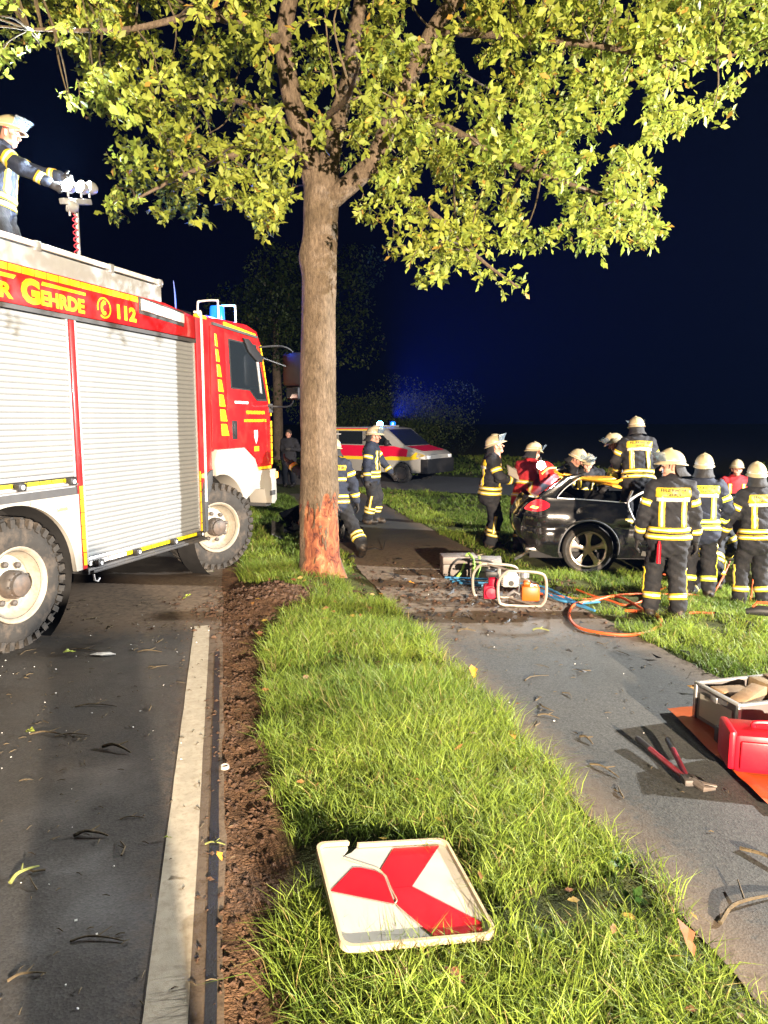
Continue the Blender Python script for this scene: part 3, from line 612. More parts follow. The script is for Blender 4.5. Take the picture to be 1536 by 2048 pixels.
def crown():
    want = 11200; S = []
    while len(S) < want:
        m = 8000
        px = rng.uniform(-330, 1800, m); py = rng.uniform(-560, 620, m); y = 8.4 + rng.triangular(-2.4, -.3, 2.8, m)
        p = np.stack([unpix(a, b, c) for a, b, c in zip(px, py, y)]) if False else None
        x_ = (px - 768) / _F; u_ = -(py - 1024) / _F; dy = math.cos(_P) + u_ * math.sin(_P); dz = -math.sin(_P) + u_ * math.cos(_P)
        t = y / dy; p = np.stack([x_ * t, y, CH + dz * t], -1)
        ok = inpoly(px, py) & (inpoly(px + rng.normal(0, 12, m), py + rng.normal(8, 14, m)))
        den = .62 * vnoise(px / 70., py / 52., y * .3) + .38 * vnoise(px / 27., py / 22., y * .5)
        ok &= den > .34 + .16 * rng.random(m)
        for lx, ly in (([590, 568, 578, 603, 640], [-40, 80, 170, 270, 350]), ([722, 716, 692, 676, 665], [-40, 30, 180, 240, 330]), ([925, 868, 792, 742, 700], [0, 60, 215, 325, 375])):
            ok &= ~((abs(px - np.interp(py, ly, lx)) < 24) & (py < ly[-1] + 15) & (y < 8.9) & (rng.random(m) < .82))
        rad = np.hypot(p[:, 0] + .7, (p[:, 1] - 8.5) * 1.2); ok &= rad < 6.2
        ok &= ~((abs(px - 645) < 60) & (py > 330)) & ~((rad < .7) & (rng.random(m) < .7))
        S.extend(p[ok])
    S = np.array(S[:want]); mb = MB(); Pn = []; Dn = []; Sz = []
    near = []
    for s in S:
        dv = s - LP; dd = (dv ** 2).sum(1); near.append(LP[dd.argmin()])
    near = np.array(near); out = s_dir = S - near; out /= np.linalg.norm(out, axis=1)[:, None] + 1e-6
    for i, s in enumerate(S):
        d = out[i] * .6 + rng.normal(0, .5, 3) + [0, 0, -.15]; d /= np.linalg.norm(d); L_ = .12 + .14 * rng.random()
        a = s - d * L_ * .5; b = s + d * L_ * .5
        if i % 4 == 0: mb.tube([a - TB, (a + b) / 2 - TB + rng.normal(0, .01, 3), b - TB], [.006, .004, .002], 3, cap=False)
        k = rng.integers(9, 13)
        for j in range(k):
            t = j / k; c = a + (b - a) * t; ld = d * (.35 + .5 * t) + rng.normal(0, .65, 3); Pn.append(c - TB); Dn.append(ld); Sz.append(.05 + .075 * rng.random() ** 1.5)
    for i in range(0, len(S), 11):          # branchlets back to the nearest limb
        s = S[i] - TB; q = near[i] - TB
        if .35 < np.linalg.norm(s - q) < .95:
            L_ = np.linalg.norm(s - q); m_ = (s + q) / 2 + rng.normal(0, .08 * L_, 3) + [0, 0, .05 * L_]
            mb.tube(spline([q, m_, s], 4), list(np.linspace(.008 + .006 * L_, .004, 9)), 5, cap=False)
    Pn = np.array(Pn); Dn = np.array(Dn); Sz = np.array(Sz)
    link('crown', leaves(Pn, Dn, Sz, leaf_cols(Pn, len(Pn)), 'crown'), tree)
    o = mb.build('twigs', 'twig', tree)
crown()
SMALL = np.array([(0, 0, 0), (.22, .3, .03), (.2, .7, .03), (0, 1, -.03), (-.2, .7, .03), (-.22, .3, .03)]); SMALL_T = np.array([(0, 1, 2), (0, 2, 3), (0, 3, 4), (0, 4, 5)])
def far_tree(name, label, loc, hgt, cw, cz, n, leaf, trunk_r=.16, cat='tree', seed=0, group=None):
    t = thing(name, label, cat, loc, group=group)
    if trunk_r: link('trunk', trunk_mesh('trunk', [(0, 0, -.2), (.05, 0, hgt * .25), (.0, .05, hgt * .5), (.1, 0, hgt * .8)], [trunk_r * 1.2, trunk_r, trunk_r * .8, trunk_r * .3], 12, False, seed), t)
    lobes = [(rng.normal(0, cw * .38), rng.normal(0, cw * .38), cz + rng.uniform(-.5, .5) * (hgt - cz), cw * rng.uniform(.3, .55)) for _ in range(16)]
    Q = []
    for lx, ly, lz, lr in lobes:
        k = n // 16; q = rng.normal(0, 1, (k, 3)); q /= np.linalg.norm(q, axis=1)[:, None]; q *= (lr * (.55 + .5 * rng.random(k) ** .5))[:, None]; q[:, 2] *= .8
        Q.append(q + [lx, ly, lz])
    Q = np.concatenate(Q); Q = Q[(vnoise(Q[:, 0] * 2.5 + seed, Q[:, 1] * 2.5, Q[:, 2] * 2.5) > .38) & (Q[:, 2] > .05)]; m = len(Q)
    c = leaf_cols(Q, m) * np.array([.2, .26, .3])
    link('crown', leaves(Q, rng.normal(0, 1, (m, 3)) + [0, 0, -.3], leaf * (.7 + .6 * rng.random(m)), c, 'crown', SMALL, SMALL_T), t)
    return t
def at(px, py, y): q = unpix(px, py, y); return q
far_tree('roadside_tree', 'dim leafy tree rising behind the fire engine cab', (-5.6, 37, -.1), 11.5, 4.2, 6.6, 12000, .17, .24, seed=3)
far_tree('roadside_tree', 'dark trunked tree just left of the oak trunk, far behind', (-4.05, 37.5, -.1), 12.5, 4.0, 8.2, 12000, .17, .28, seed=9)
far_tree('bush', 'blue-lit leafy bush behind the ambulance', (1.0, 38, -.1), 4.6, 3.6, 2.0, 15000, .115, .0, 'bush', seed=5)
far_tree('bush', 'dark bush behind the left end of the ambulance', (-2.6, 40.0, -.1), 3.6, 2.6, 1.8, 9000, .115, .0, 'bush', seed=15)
far_tree('bush', 'grey leafy bush at the picture edge behind the red jacket', (9.6, 16.6, -.4), 2.3, 1.2, .9, 3000, .10, .0, 'bush', seed=8)
# ------------------------------------------------------------------ people: one implicit surface per body
def seg_d(P, a, b, ra, rb, fr=None):
    a = np.asarray(a, np.float32); b = np.asarray(b, np.float32)
    if fr is not None:
        Mx = np.asarray(fr, np.float32); P = P @ Mx.T; a = Mx @ a; b = Mx @ b
    ab = b - a; q = P - a; t = np.clip((q @ ab) / max(1e-9, float(ab @ ab)), 0, 1)
    d = np.sqrt(np.maximum(1e-12, ((q - t[..., None] * ab) ** 2).sum(-1))) - (ra + (rb - ra) * t)
    return d
def smin(a, b, k): h = np.clip(.5 + .5 * (b - a) / k, 0, 1); return b * (1 - h) + a * h - k * h * (1 - h)
def surface_nets(fn, lo, hi, h):
    n = np.ceil((np.array(hi) - lo) / h).astype(int) + 1
    ax = [lo[i] + h * np.arange(n[i]) for i in range(3)]
    G = np.stack(np.meshgrid(*ax, indexing='ij'), -1).astype(np.float32); D = fn(G.reshape(-1, 3)).reshape(G.shape[:3])
    s = D < 0; acc = np.zeros(tuple(n - 1) + (3,), np.float32); cnt = np.zeros(tuple(n - 1), np.float32)
    sl = lambda o: tuple(slice(o[i], n[i] - 1 + o[i]) for i in range(3))
    cor = [(i, j, k) for i in (0, 1) for j in (0, 1) for k in (0, 1)]
    for c in cor:
        for a in range(3):
            if c[a] == 0:
                e = list(c); e[a] = 1; A = D[sl(c)]; B = D[sl(e)]; x = (s[sl(c)] != s[sl(e)])
                t = np.where(x, A / np.where(x, A - B, 1), 0)
                for b in range(3): acc[..., b] += np.where(x, c[b] + (t if b == a else 0), 0)
                cnt += x
    act = cnt > 0; vid = -np.ones(act.shape, int); vid[act] = np.arange(act.sum())
    base = np.argwhere(act); V = lo + h * (base + acc[act] / cnt[act][:, None])
    Q = []
    for a in range(3):
        b, c = (a + 1) % 3, (a + 2) % 3
        A = np.take(s, range(0, n[a] - 1), a); B = np.take(s, range(1, n[a]), a); x = np.argwhere(A != B)
        x = x[(x[:, b] > 0) & (x[:, c] > 0) & (x[:, b] < n[b] - 1) & (x[:, c] < n[c] - 1)]
        if not len(x): continue
        fl = A[tuple(x.T)]
        def g(db, dc): y = x.copy(); y[:, b] -= db; y[:, c] -= dc; return vid[tuple(y.T)]
        q = np.stack([g(1, 1), g(0, 1), g(0, 0), g(1, 0)], 1); q[~fl] = q[~fl][:, ::-1]; Q.append(q)
    return V, np.concatenate(Q)
# shared head (origin between the ears, +Y the face) and gloved hands
def head_fn(P):
    A = np.array([P[:, 0] / .076, (P[:, 1] + .012) / .097, (P[:, 2] - .03) / .108]).T; d = (np.linalg.norm(A, axis=1) - 1) * .08
    d = smin(d, seg_d(P, (0, .03, -.055), (0, .055, -.085), .052, .034), .03)
    d = smin(d, seg_d(P, (0, .086, .018), (0, .112, -.022), .009, .014), .012)
    d = smin(d, seg_d(P, (-.03, .078, .032), (.03, .078, .032), .014, .014), .012)
    d = smin(d, seg_d(P, (-.02, .082, -.052), (.02, .082, -.052), .010, .010), .010)
    for sx in (-1, 1):
        d = smin(d, seg_d(P, (sx * .076, -.005, -.02), (sx * .08, -.012, .022), .012, .016), .008)
        d = smin(d, seg_d(P, (sx * .045, .055, -.02), (sx * .04, .06, -.03), .026, .026), .02)
        e = np.linalg.norm(P - [sx * .03, .098, .012], axis=1) - .016; d = np.maximum(d, -e)
    return smin(d, seg_d(P, (0, -.025, -.06), (0, -.035, -.21), .058, .062), .025)
HEAD_V, HEAD_F = surface_nets(head_fn, np.array([-.11, -.13, -.2]), np.array([.11, .15, .16]), .0075)
def hand_mesh(name, curl, mat):
    pr = [((0, .0, 0), (0, .075, 0), .036, .04)]
    ch = [(-.030, .062, 1.), (-.010, .074, 1.), (.011, .070, 1.), (.030, .054, 1.)]; seg = []
    for i, (x, l, q) in enumerate(ch):
        p = np.array([-x, .085 - .004 * abs(i - 1), 0]); an = 0.
        for L_, c in zip((l * .5, l * .38, l * .3), (curl * .8, curl * 1.1, curl * .9)):
            an += c; e = p + L_ * np.array([0, math.cos(an), -math.sin(an)]); seg.append((p, e, .0115, .0100)); p = e
    p = np.array([.036, .02, -.005]); e = p + np.array([.03, .035, -.015]); seg.append((p, e, .014, .0125)); seg.append((e, e + np.array([.004, .036, -.02 - .02 * curl]), .0125, .010))
    def fn(P):
        A = P.copy(); A[:, 2] *= 2.1; d = seg_d(A, (-.008, .0, 0), (.0, .072, 0), .036, .043) * .6
        for s in seg: d = np.minimum(d, seg_d(P, *s)) if s[2] < .013 else smin(d, seg_d(P, *s), .01)
        return smin(d, seg_d(P, (0, -.05, 0), (0, .01, 0), .042, .033), .02)
    V, F = surface_nets(fn, np.array([-.09, -.1, -.13]), np.array([.11, .24, .06]), .0085)
    return V, F
HANDS = {c: hand_mesh('glove', c, 'glove') for c in (.35, .95)}
_hm = {}
def hand_obj(curl, left, mat):
    k = (curl, left, mat)
    if k not in _hm:
        V, F = HANDS[curl]; V = V.copy(); F = F
        if left: V[:, 0] *= -1; F = F[:, ::-1]
        _hm[k] = npmesh('glove', V, F, [mat], smooth=True)
    return _hm[k]
# helmet
def helmet_parts():
    n = 40; prof = 12; V = []; F = []
    for i in range(prof + 1):
        t = i / prof * PI / 2
        for k in range(n):
            a = 2 * PI * k / n; cx, cyy = math.sin(a), math.cos(a)
            rx, ry = .124, .152 + .012 * max(0, cyy)
            st = math.sin(t); ridge = 1 + .02 * math.exp(-(cx * st / .10) ** 2) * math.cos(t) + .012 * math.exp(-((abs(cx * st) - .45) / .09) ** 2)
            zb = .012 * cyy + .018
            V.append((rx * st * cx * ridge, ry * st * cyy * ridge - .012, zb + (.152) * math.cos(t) ** .9 * ridge))
    for dr, dz in ((.010, -.003), (.026, -.012), (.026, -.016), (.004, -.010)):
        for k in range(n):
            a = 2 * PI * k / n; cx, cyy = math.sin(a), math.cos(a); ex = 1 + .9 * max(0, cyy) ** 3 + .35 * max(0, -cyy) ** 2
            zb = .012 * cyy + .018
            V.append(((.124 + dr * .8) * cx, (.152 + .012 * max(0, cyy) + dr * ex) * cyy - .012, zb + dz * (1 + .8 * abs(cyy)) - .01))
    rows = prof + 5
    for i in range(rows - 1):
        for k in range(n): F.append((i * n + k, (i + 1) * n + k, (i + 1) * n + (k + 1) % n, i * n + (k + 1) % n))
    F = [f[::-1] for f in F]
    sh = npmesh('helmet', V, F, ['helmet_cream'], smooth=True)
    mb = MB(); pts = []
    for k in range(n + 1):
        a = 2 * PI * k / n; pts.append((.1275 * math.sin(a), (.155 + .013 * max(0, math.cos(a))) * math.cos(a) - .012, .012 * math.cos(a) + .034))
    mb.tube(pts, .004, 5, cap=False); bd = mb.mesh('helmet_band', 'sign_red' if False else 'band_silver')
    mb = MB(); mb.prism([(-.02, -.012), (.02, -.012), (.02, .012), (-.02, .012)], .118, .130, plane='yz', bev=.004); em = mb.mesh('emblem', 'sign_red')
    # raised visor: curved pane with thickness
    V = []; F = []
    for i, (r, z) in enumerate(((0, 0), (.035, .06), (.075, .11), (.078, .108), (.038, .057), (.003, -.003))):
        for k in range(13):
            a = R(-62 + 124 * k / 12); V.append(((.135 + r * .55) * math.sin(a), (.172 + r) * math.cos(a) - .012, .03 + z))
    for i in range(5):
        for k in range(12): F.append((i * 13 + k, i * 13 + k + 1, (i + 1) * 13 + k + 1, (i + 1) * 13 + k))
    vi = npmesh('visor', V, F, ['visor_glass'], smooth=True)
    # neck cloth
    V = []; F = []
    for i, (r, z, dy) in enumerate(((1., .01, 0), (1.0, -.05, -.004), (1.06, -.10, -.012), (1.28, -.15, -.03), (1.26, -.153, -.03), (1.0, -.10, -.01), (.95, 0, 0))):
        for k in range(17):
            a = R(98 + 164 * k / 16); w = 1 + .03 * math.sin(k * 1.7) * i / 3
            V.append((.118 * r * w * math.sin(a), .145 * r * w * math.cos(a) - .012 + dy, z))
    for i in range(6):
        for k in range(16): F.append((i * 17 + k, i * 17 + k + 1, (i + 1) * 17 + k + 1, (i + 1) * 17 + k))
    nk = npmesh('neck_guard', V, F, ['neck_cloth'], smooth=True)
    mb = MB()
    for s in (-1, 1): mb.tube([(s * .1, .02, .02), (s * .078, .035, -.05), (s * .03, .06, -.112), (0, .065, -.118)], .006, 5)
    st = mb.mesh('chin_strap', 'black_plastic')
    return sh, bd, em, vi, nk, st
vg = M('visor_glass', (.55, .7, .85), .08, trans=.85, spec=.6, alpha=.75)
HELM = helmet_parts()
mbe = MB().ell((0, 0, 0), (.012, .006, .008), 8); EYE = mbe.mesh('eye', 'eye')
def hair_mesh(mat, long=False):
    def fn(P):
        A = np.array([P[:, 0] / .088, (P[:, 1] + .02) / .105, (P[:, 2] - .04) / .112]).T; d = (np.linalg.norm(A, axis=1) - 1) * .09
        d = d + .006 * np.sin(P[:, 0] * 160 + P[:, 2] * 40) * np.sin(P[:, 1] * 90)
        d = np.maximum(d, P[:, 1] * .9 - P[:, 2] * .7 - .028)
        if long: d = smin(d, seg_d(P, (0, -.08, .02), (0, -.12, -.16), .055, .03), .03)
        return d
    V, F = surface_nets(fn, np.array([-.12, -.19, -.22]), np.array([.12, .12, .18]), .009)
    return npmesh('hair', V, F, [mat], smooth=True)
def ik(a, b, l1, l2, pole):
    a, b, pole = np.array(a, float), np.array(b, float), np.array(pole, float); d = b - a; L_ = np.linalg.norm(d); mx = (l1 + l2) * .995
    if L_ > mx: b = a + d / L_ * mx; d = b - a; L_ = mx
    x = (l1 ** 2 - l2 ** 2 + L_ ** 2) / (2 * L_); h = math.sqrt(max(0, l1 ** 2 - x ** 2)); dn = d / L_
    p = pole - dn * pole.dot(dn); p /= np.linalg.norm(p) + 1e-9
    return a + dn * x + p * h, b
def person(label, loc, az, lean=0, side=0, twist=0, head=(0, 0), hands=((-.26, .04, .82), (.26, .04, .82)), feet=((-.13, 0, 0), (.13, 0, 0)), pelvis=(0, 0, .952),
           jacket='jacket', style='back', helmet=True, visor=True, curl=(.35, .35), scale=1., voxel=.014, hair=None, bands='band_yellow', pole=((-.6, -.5, -.2), (.6, -.5, -.2)), knees=((0, 1, 0), (0, 1, 0)), text2='GEHRDE', glove='glove', group=None, foot_az=(6, -6), cat='person', toes_down=(0, 0), trouser='trouser'):
    root = thing('person', label, cat, loc, -R(az), group); wd = random.uniform(.95, 1.06); root.scale = (scale * wd, scale * wd, scale)
    P0 = np.array(pelvis, float); l, s = R(lean), R(side)
    up = np.array([math.sin(s), math.sin(l) * math.cos(s), math.cos(l) * math.cos(s)]); up /= np.linalg.norm(up)
    tw = R(twist); rt = np.array([math.cos(tw), math.sin(tw), 0]); rt -= up * rt.dot(up); rt /= np.linalg.norm(rt); fw = np.cross(up, rt)
    fr = np.stack([rt, fw / .66, up]); fr2 = np.stack([rt, fw / .78, up])
    T = lambda a, b, c: P0 + rt * a + fw * b + up * c
    sh = [T(-.185, -.005, .485), T(.185, -.005, .485)]
    el, wr = [], []
    for i in (0, 1):
        e, w = ik(sh[i], hands[i], .30, .27, pole[i]); el.append(e); wr.append(w)
    hip = [P0 + np.array([-.095, 0, -.02]), P0 + np.array([.095, 0, -.02])]; kn, an = [], []
    for i in (0, 1):
        k, a = ik(hip[i], np.array(feet[i]) + [0, 0, .09], .43, .43, knees[i]); kn.append(k); an.append(a)
    toe = []
    for i in (0, 1):
        f = R(foot_az[i]); dn = toes_down[i]; d = np.array([-math.sin(-f) * 1., math.cos(f), 0]); d = d * math.cos(R(dn)) + np.array([0, 0, -1]) * math.sin(R(dn)); toe.append(an[i] + d * .16 + np.array([0, 0, -.04]) * math.cos(R(dn)))
    prims = []   # group, material, args, frame, blend
    def add(gp, mt, a, b, ra, rb, frm=None, k=.04): prims.append((gp, mt, a, b, ra, rb, frm, k))
    add('t', 0, T(0, 0, .08), T(0, .0, .40), .205, .222, fr)
    add('t', 0, T(-.13, -.012, .455), T(.13, -.012, .455), .092, .092)
    add('t', 0, T(0, 0, .08), T(0, 0, -.055), .205, .218, fr2)
    add('t', 0, T(-.09, 0, -.10), T(.09, 0, -.10), .135, .135, None, .05)
    add('t', 0, T(0, -.015, .47), T(0, -.012, .54), .105, .084)
    for i in (0, 1):
        g_ = 'al' if i == 0 else 'ar'
        add(g_, 0, sh[i], el[i], .088, .072); add(g_, 0, el[i], wr[i] + (el[i] - wr[i]) * .02, .071, .058)
    for i in (0, 1):
        g_ = 'll' if i == 0 else 'lr'
        add(g_, 1, hip[i], kn[i], .118, .098, None, .008); add(g_, 1, kn[i], an[i] + (kn[i] - an[i]) * .12, .097, .092, None, .03)
        add(g_, 2, an[i] + (kn[i] - an[i]) * .3, an[i], .07, .062, None, .012); add(g_, 2, an[i] + np.array([0, 0, -.025]), toe[i], .058, .05, None, .03)
        add(g_, 2, an[i] + np.array([0, 0, -.03]), an[i] - (toe[i] - an[i]) * .25 + np.array([0, 0, -.03]), .056, .05, None, .03)
    ph = random.random() * 10
    def wr_(P):
        return .008 * np.sin(P[:, 2] * 34 + 5 * np.sin(P[:, 0] * 11 + ph) + P[:, 1] * 13) * np.sin(P[:, 0] * 15 + P[:, 2] * 9 + ph) + .004 * np.sin(P[:, 2] * 71 + P[:, 0] * 43 + ph)
    def field(P, groups=None, lab=False):
        D = None; best = None; M_ = None
        for gp, mt, a, b, ra, rb, frm, k in prims:
            if groups and gp not in groups: continue
            d = seg_d(P, a, b, ra, rb, frm)
            if frm is not None: d = d * .72
            if lab:
                if best is None: best = d; M_ = np.full(len(P), mt)
                else: q = d < best; M_ = np.where(q, mt, M_); best = np.minimum(best, d)
            D = d if D is None else smin(D, d, k)
        D = D + wr_(P)
        return (D, M_) if lab else D
    ends = np.array([q for p in prims for q in (p[2], p[3])]); lo = ends.min(0) - .25; hi = ends.max(0) + .25; lo[2] = max(lo[2], -.01 + min(feet[0][2], feet[1][2], 0))
    V, F = surface_nets(field, lo, hi, voxel)
    mv = field(V.astype(np.float32), None, True)[1]; mf = np.max(mv[F], 1)
    # head joined to the same mesh
    hy, hp = R(head[0]), R(head[1])
    Hc = T(0, .04, .695) if lean < 50 else T(0, .05, .66)
    HB = Matrix((rt, fw, up)).transposed()      # torso basis
    keep_up = Matrix.Rotation(-R(min(lean, 80)) * .75, 3, 'X')
    HM = (HB @ keep_up @ Matrix.Rotation(-hy, 3, 'Z') @ Matrix.Rotation(hp, 3, 'X'))
    HMn = np.array(HM); hv = HEAD_V @ HMn.T + Hc
    nb = len(V); Vall = np.concatenate([V, hv]); Fall = np.concatenate([F, HEAD_F + nb]); mall = np.concatenate([mf, np.full(len(HEAD_F), 3)])
    me = npmesh('body', Vall, Fall, [jacket, trouser, 'boot', 'skin'], mi=mall, smooth=True); link('body', me, root)
    hm4 = Matrix.Translation(Vector(Hc)) @ HM.to_4x4()
    for sx in (-1, 1):
        e = link('eye', EYE, root); e.matrix_local = hm4 @ Matrix.Translation((sx * .03, .087, .012))
    if helmet:
        h = link('helmet', HELM[0], root); h.matrix_local = hm4 @ Matrix.Translation((0, 0, .046)) @ Matrix.Scale(.9, 4)
        link('helmet_band', HELM[1], h); link('emblem', HELM[2], h); link('chin_strap', HELM[5], h)
        if visor: link('visor', HELM[3], h)
        link('neck_guard', HELM[4], h)
    if hair:
        h = link('hair', hair, root); h.matrix_local = hm4
    # gloves
    for i in (0, 1):
        d = Vector(wr[i] - el[i]).normalized(); back = Vector((-1 if i == 0 else 1, .15, .1)); back = (back - d * back.dot(d)).normalized(); x = d.cross(back)
        Mh = Matrix((x, d, back)).transposed().to_4x4(); Mh.translation = Vector(wr[i]) + d * .035
        gl = link('glove', hand_obj(curl[i], (x.dot(Vector(fw.tolist())) < 0), glove), root); gl.matrix_local = Mh
    # ---- reflective bands, laid on the cloth
    def hit(O, Dr, groups, rmax):
        K = 26; t = np.linspace(0, rmax, K); pts = O[:, None] + Dr[:, None] * t[None, :, None]
        val = field(pts.reshape(-1, 3).astype(np.float32), groups).reshape(len(O), K); ins = val < 0
        last = np.where(ins.any(1), K - 1 - ins[:, ::-1].argmax(1), 0); last = np.minimum(last, K - 2); r_ = np.arange(len(O)); v0, v1 = val[r_, last], val[r_, last + 1]
        f = np.clip(np.where(abs(v1 - v0) > 1e-6, v0 / np.where(abs(v1 - v0) > 1e-6, v0 - v1, 1), 0), 0, 1); return t[last] + f * (t[1] - t[0])
    def ring(c, ax, groups, w, rmax=.3, tri=True, n=30, nm='reflective_band', mats=None, lift=.007):
        ax = np.array(ax, float); ax /= np.linalg.norm(ax); a = np.cross(ax, [0.31, .2, .93] if abs(ax[2]) < .9 else [1, 0, 0]); a /= np.linalg.norm(a); b = np.cross(ax, a)
        an_ = np.linspace(0, 2 * PI, n, endpoint=False); dr = np.cos(an_)[:, None] * a + np.sin(an_)[:, None] * b
        hs = [-w / 2, -w / 6, w / 6, w / 2]; rows = []
        for j, h in enumerate(hs):
            O = np.repeat((c + ax * h)[None], n, 0); r_ = hit(O, dr, groups, rmax)
            if j == 0: rows.append(O + dr * (r_ - .012)[:, None])
            rows.append(O + dr * (r_ + lift)[:, None])
            if j == 3: rows.append(O + dr * (r_ - .012)[:, None])
        V = np.concatenate(rows); F = []; mi = []
        for j in range(5):
            for k in range(n): F.append((j * n + k, j * n + (k + 1) % n, (j + 1) * n + (k + 1) % n, (j + 1) * n + k)); mi.append(1 if (j == 2 and tri) else 0)
        link(nm, npmesh(nm, V, F, mats or [bands, 'band_silver'], mi=mi, smooth=False), root)
    def patch(fo, dr, us, vs, groups, rmax=.35, mats=None, mi_rows=None, nm='reflective_strip', lift=.008):
        U_, V2 = np.meshgrid(us, vs, indexing='ij'); O = np.stack([fo(a, b) for a, b in zip(U_.ravel(), V2.ravel())]); Dr = np.repeat(np.array(dr, float)[None], len(O), 0)
        r_ = hit(O, Dr, groups, rmax); q = O + Dr * (r_ + lift)[:, None]; q2 = O + Dr * (r_ - .012)[:, None]
        nu_, nv_ = U_.shape; i = np.arange(nu_ * nv_).reshape(nu_, nv_); F = np.stack([i[:-1, :-1], i[1:, :-1], i[1:, 1:], i[:-1, 1:]], -1).reshape(-1, 4)
        mi = np.zeros((nu_ - 1, nv_ - 1), int)
        if mi_rows is not None: mi[:] = np.array(mi_rows)[:, None]
        m0 = len(q); bd = np.concatenate([i[0, :], i[1:, -1], i[-1, :-1][::-1], i[1:-1, 0][::-1]]); F2 = np.stack([bd, np.roll(bd, -1), np.roll(bd, -1) + m0, bd + m0], 1)
        return link(nm, npmesh(nm, np.concatenate([q, q2]), np.concatenate([F, F2]), mats or [bands, 'band_silver'], mi=np.concatenate([mi.ravel(), np.zeros(len(F2), int)])), root)
    def back_text(zc, hgt, wid, lines):
        o = patch(lambda a, b: T(a, 0, b), -fw, np.linspace(-wid / 2, wid / 2, 15), np.linspace(zc - hgt / 2, zc + hgt / 2, 6), ['t'], nm='back_panel', mats=[bands], lift=.010)
        for i_, (tx, sz, dz) in enumerate(lines):
            v, f = text_mesh(tx, sz, .03, 'CENTER', .92); O = np.stack([T(-x * -1., 0, zc + dz + y) for x, y in v]) if False else np.stack([T(x, 0, zc + dz + y) for x, y in v])
            Dr = np.repeat(-fw[None], len(O), 0); r_ = hit(O, Dr, ['t'], .35); q = O + Dr * (r_ + .0145)[:, None]
            mb_ = MB(); mb_.add(q, f); mb_.build('lettering', 'print_black', o, smooth=False)
    S_ = dict(w=.062)
    if style in ('back', 'front'):
        ring(T(0, 0, -.035), up, ['t'], .055); ring(T(0, 0, .04), up, ['t'], .055)
        sgn = -1 if style == 'back' else 1
        for xx in (-.115, .115):
            for sg in (-1, 1):
                patch(lambda a, b: T(a, 0, b), sg * fw, np.array([-.031, -.010, .010, .031]) + xx, np.linspace(.075, .405 if sg < 0 else .44, 10), ['t'], mi_rows=[0, 1, 0])
        patch(lambda a, b: T(a, 0, b), -fw, np.linspace(-.17, .17, 13), np.array([.345, .385]), ['t'], mats=['band_silver'], lift=.012, nm='silver_bar')
        back_text(.44, .10, .36, [('FEUERWEHR', .052, .004), (text2, .042, -.038)])
    elif style == 'old':
        ring(T(0, 0, -.07), up, ['t'], .05); ring(T(0, 0, .01), up, ['t'], .05); ring(T(0, 0, .26), up, ['t'], .055)
        back_text(.43, .075, .40, [('FEUERWEHR', .062, -.022)])
    elif style == 'vest':
        ring(T(0, 0, -.02), up, ['t'], .06); ring(T(0, 0, .2), up, ['t'], .06)
    elif style == 'hivis':
        ring(T(0, 0, -.03), up, ['t'], .09); ring(T(0, 0, .25), up, ['t'], .11, tri=False)
    if style in ('back', 'front', 'old', 'hivis', 'vest'):
        for i, g_ in ((0, 'al'), (1, 'ar')):
            for (A, B, t, w) in ((sh[i], el[i], .55, .07), (el[i], wr[i], .68, .06)):
                ring(A + (B - A) * t, B - A, [g_], w, .16, n=20)
            if style == 'hivis': ring(el[i] + (wr[i] - el[i]) * .2, wr[i] - el[i], [g_], .14, .16, n=20, tri=False)
        for i, g_ in ((0, 'll'), (1, 'lr')):
            ring(kn[i] + (an[i] - kn[i]) * .63, an[i] - kn[i], [g_], .07 if style == 'back' else .045, .2, n=22)
            if style == 'old' or style == 'front': ring(kn[i] + (an[i] - kn[i]) * .47, an[i] - kn[i], [g_], .045, .2, n=22)
            if style in ('back', 'front'):
                sx = np.array([-1. if i == 0 else 1., 0, 0]); c0, c1 = kn[i] + (hip[i] - kn[i]) * .1, kn[i] + (an[i] - kn[i]) * .55
                patch(lambda a, b: c0 + (c1 - c0) * b + np.array([0, 1, 0]) * a, sx, np.array([-.022, -.007, .007, .022]), np.linspace(0, 1, 9), [g_], .2, mi_rows=[0, 1, 0])
    return root
# ------------------------------------------------------------------ fire engine (X forward, Y to its left, right side at y = 0)
TRK = thing('fire_engine', 'red and white fire engine with roller shutters parked across the road', 'fire engine', (-3.29, 6.01, 0), R(72.5))
def part(name, mats, fn, parent=TRK, smooth=True, angle=40):
    mb = MB(); fn(mb); return mb.build(name, mats, parent, smooth, angle)
WT = 2.5
part('chassis', 'black_plastic', lambda m: (m.box(-1.6, 5.0, .75, 1.05, .62, .85), m.box(-1.6, 5.0, 1.5, 1.8, .62, .85), m.box(-.05, .25, .35, 2.2, .48, .70, bev=.06), m.box(3.5, 3.75, .35, 2.2, .46, .68, bev=.06), m.box(.95, 3.1, .15, .7, .52, .60), m.box(1.0, 3.0, .25, 2.3, .58, .95)))
def body(m):
    m.box(-2.2, .88, .07, WT - .07, 1.36, 3.05); m.box(.88, 3.10, .07, WT - .07, .60, 3.05); m.box(-2.2, 3.10, .05, WT - .05, 3.05, 3.38)
part('body_core', 'black_plastic', body)
part('roof_band', 'red_paint', lambda m: m.prism([(-2.2, 3.045), (3.11, 3.06), (3.11, 3.33), (2.45, 3.40), (-2.2, 3.395)], 0, WT, bev=.012))
part('gutter', 'grey_plastic', lambda m: m.box(-2.2, 3.09, -.012, .08, 3.005, 3.045))
part('corner_post', 'red_paint', lambda m: m.box(.915, .985, .0, .10, .56, 3.004, bev=.008))
part('corner_post', 'red_paint', lambda m: m.box(3.075, 3.115, .0, .10, .56, 3.004, bev=.008))
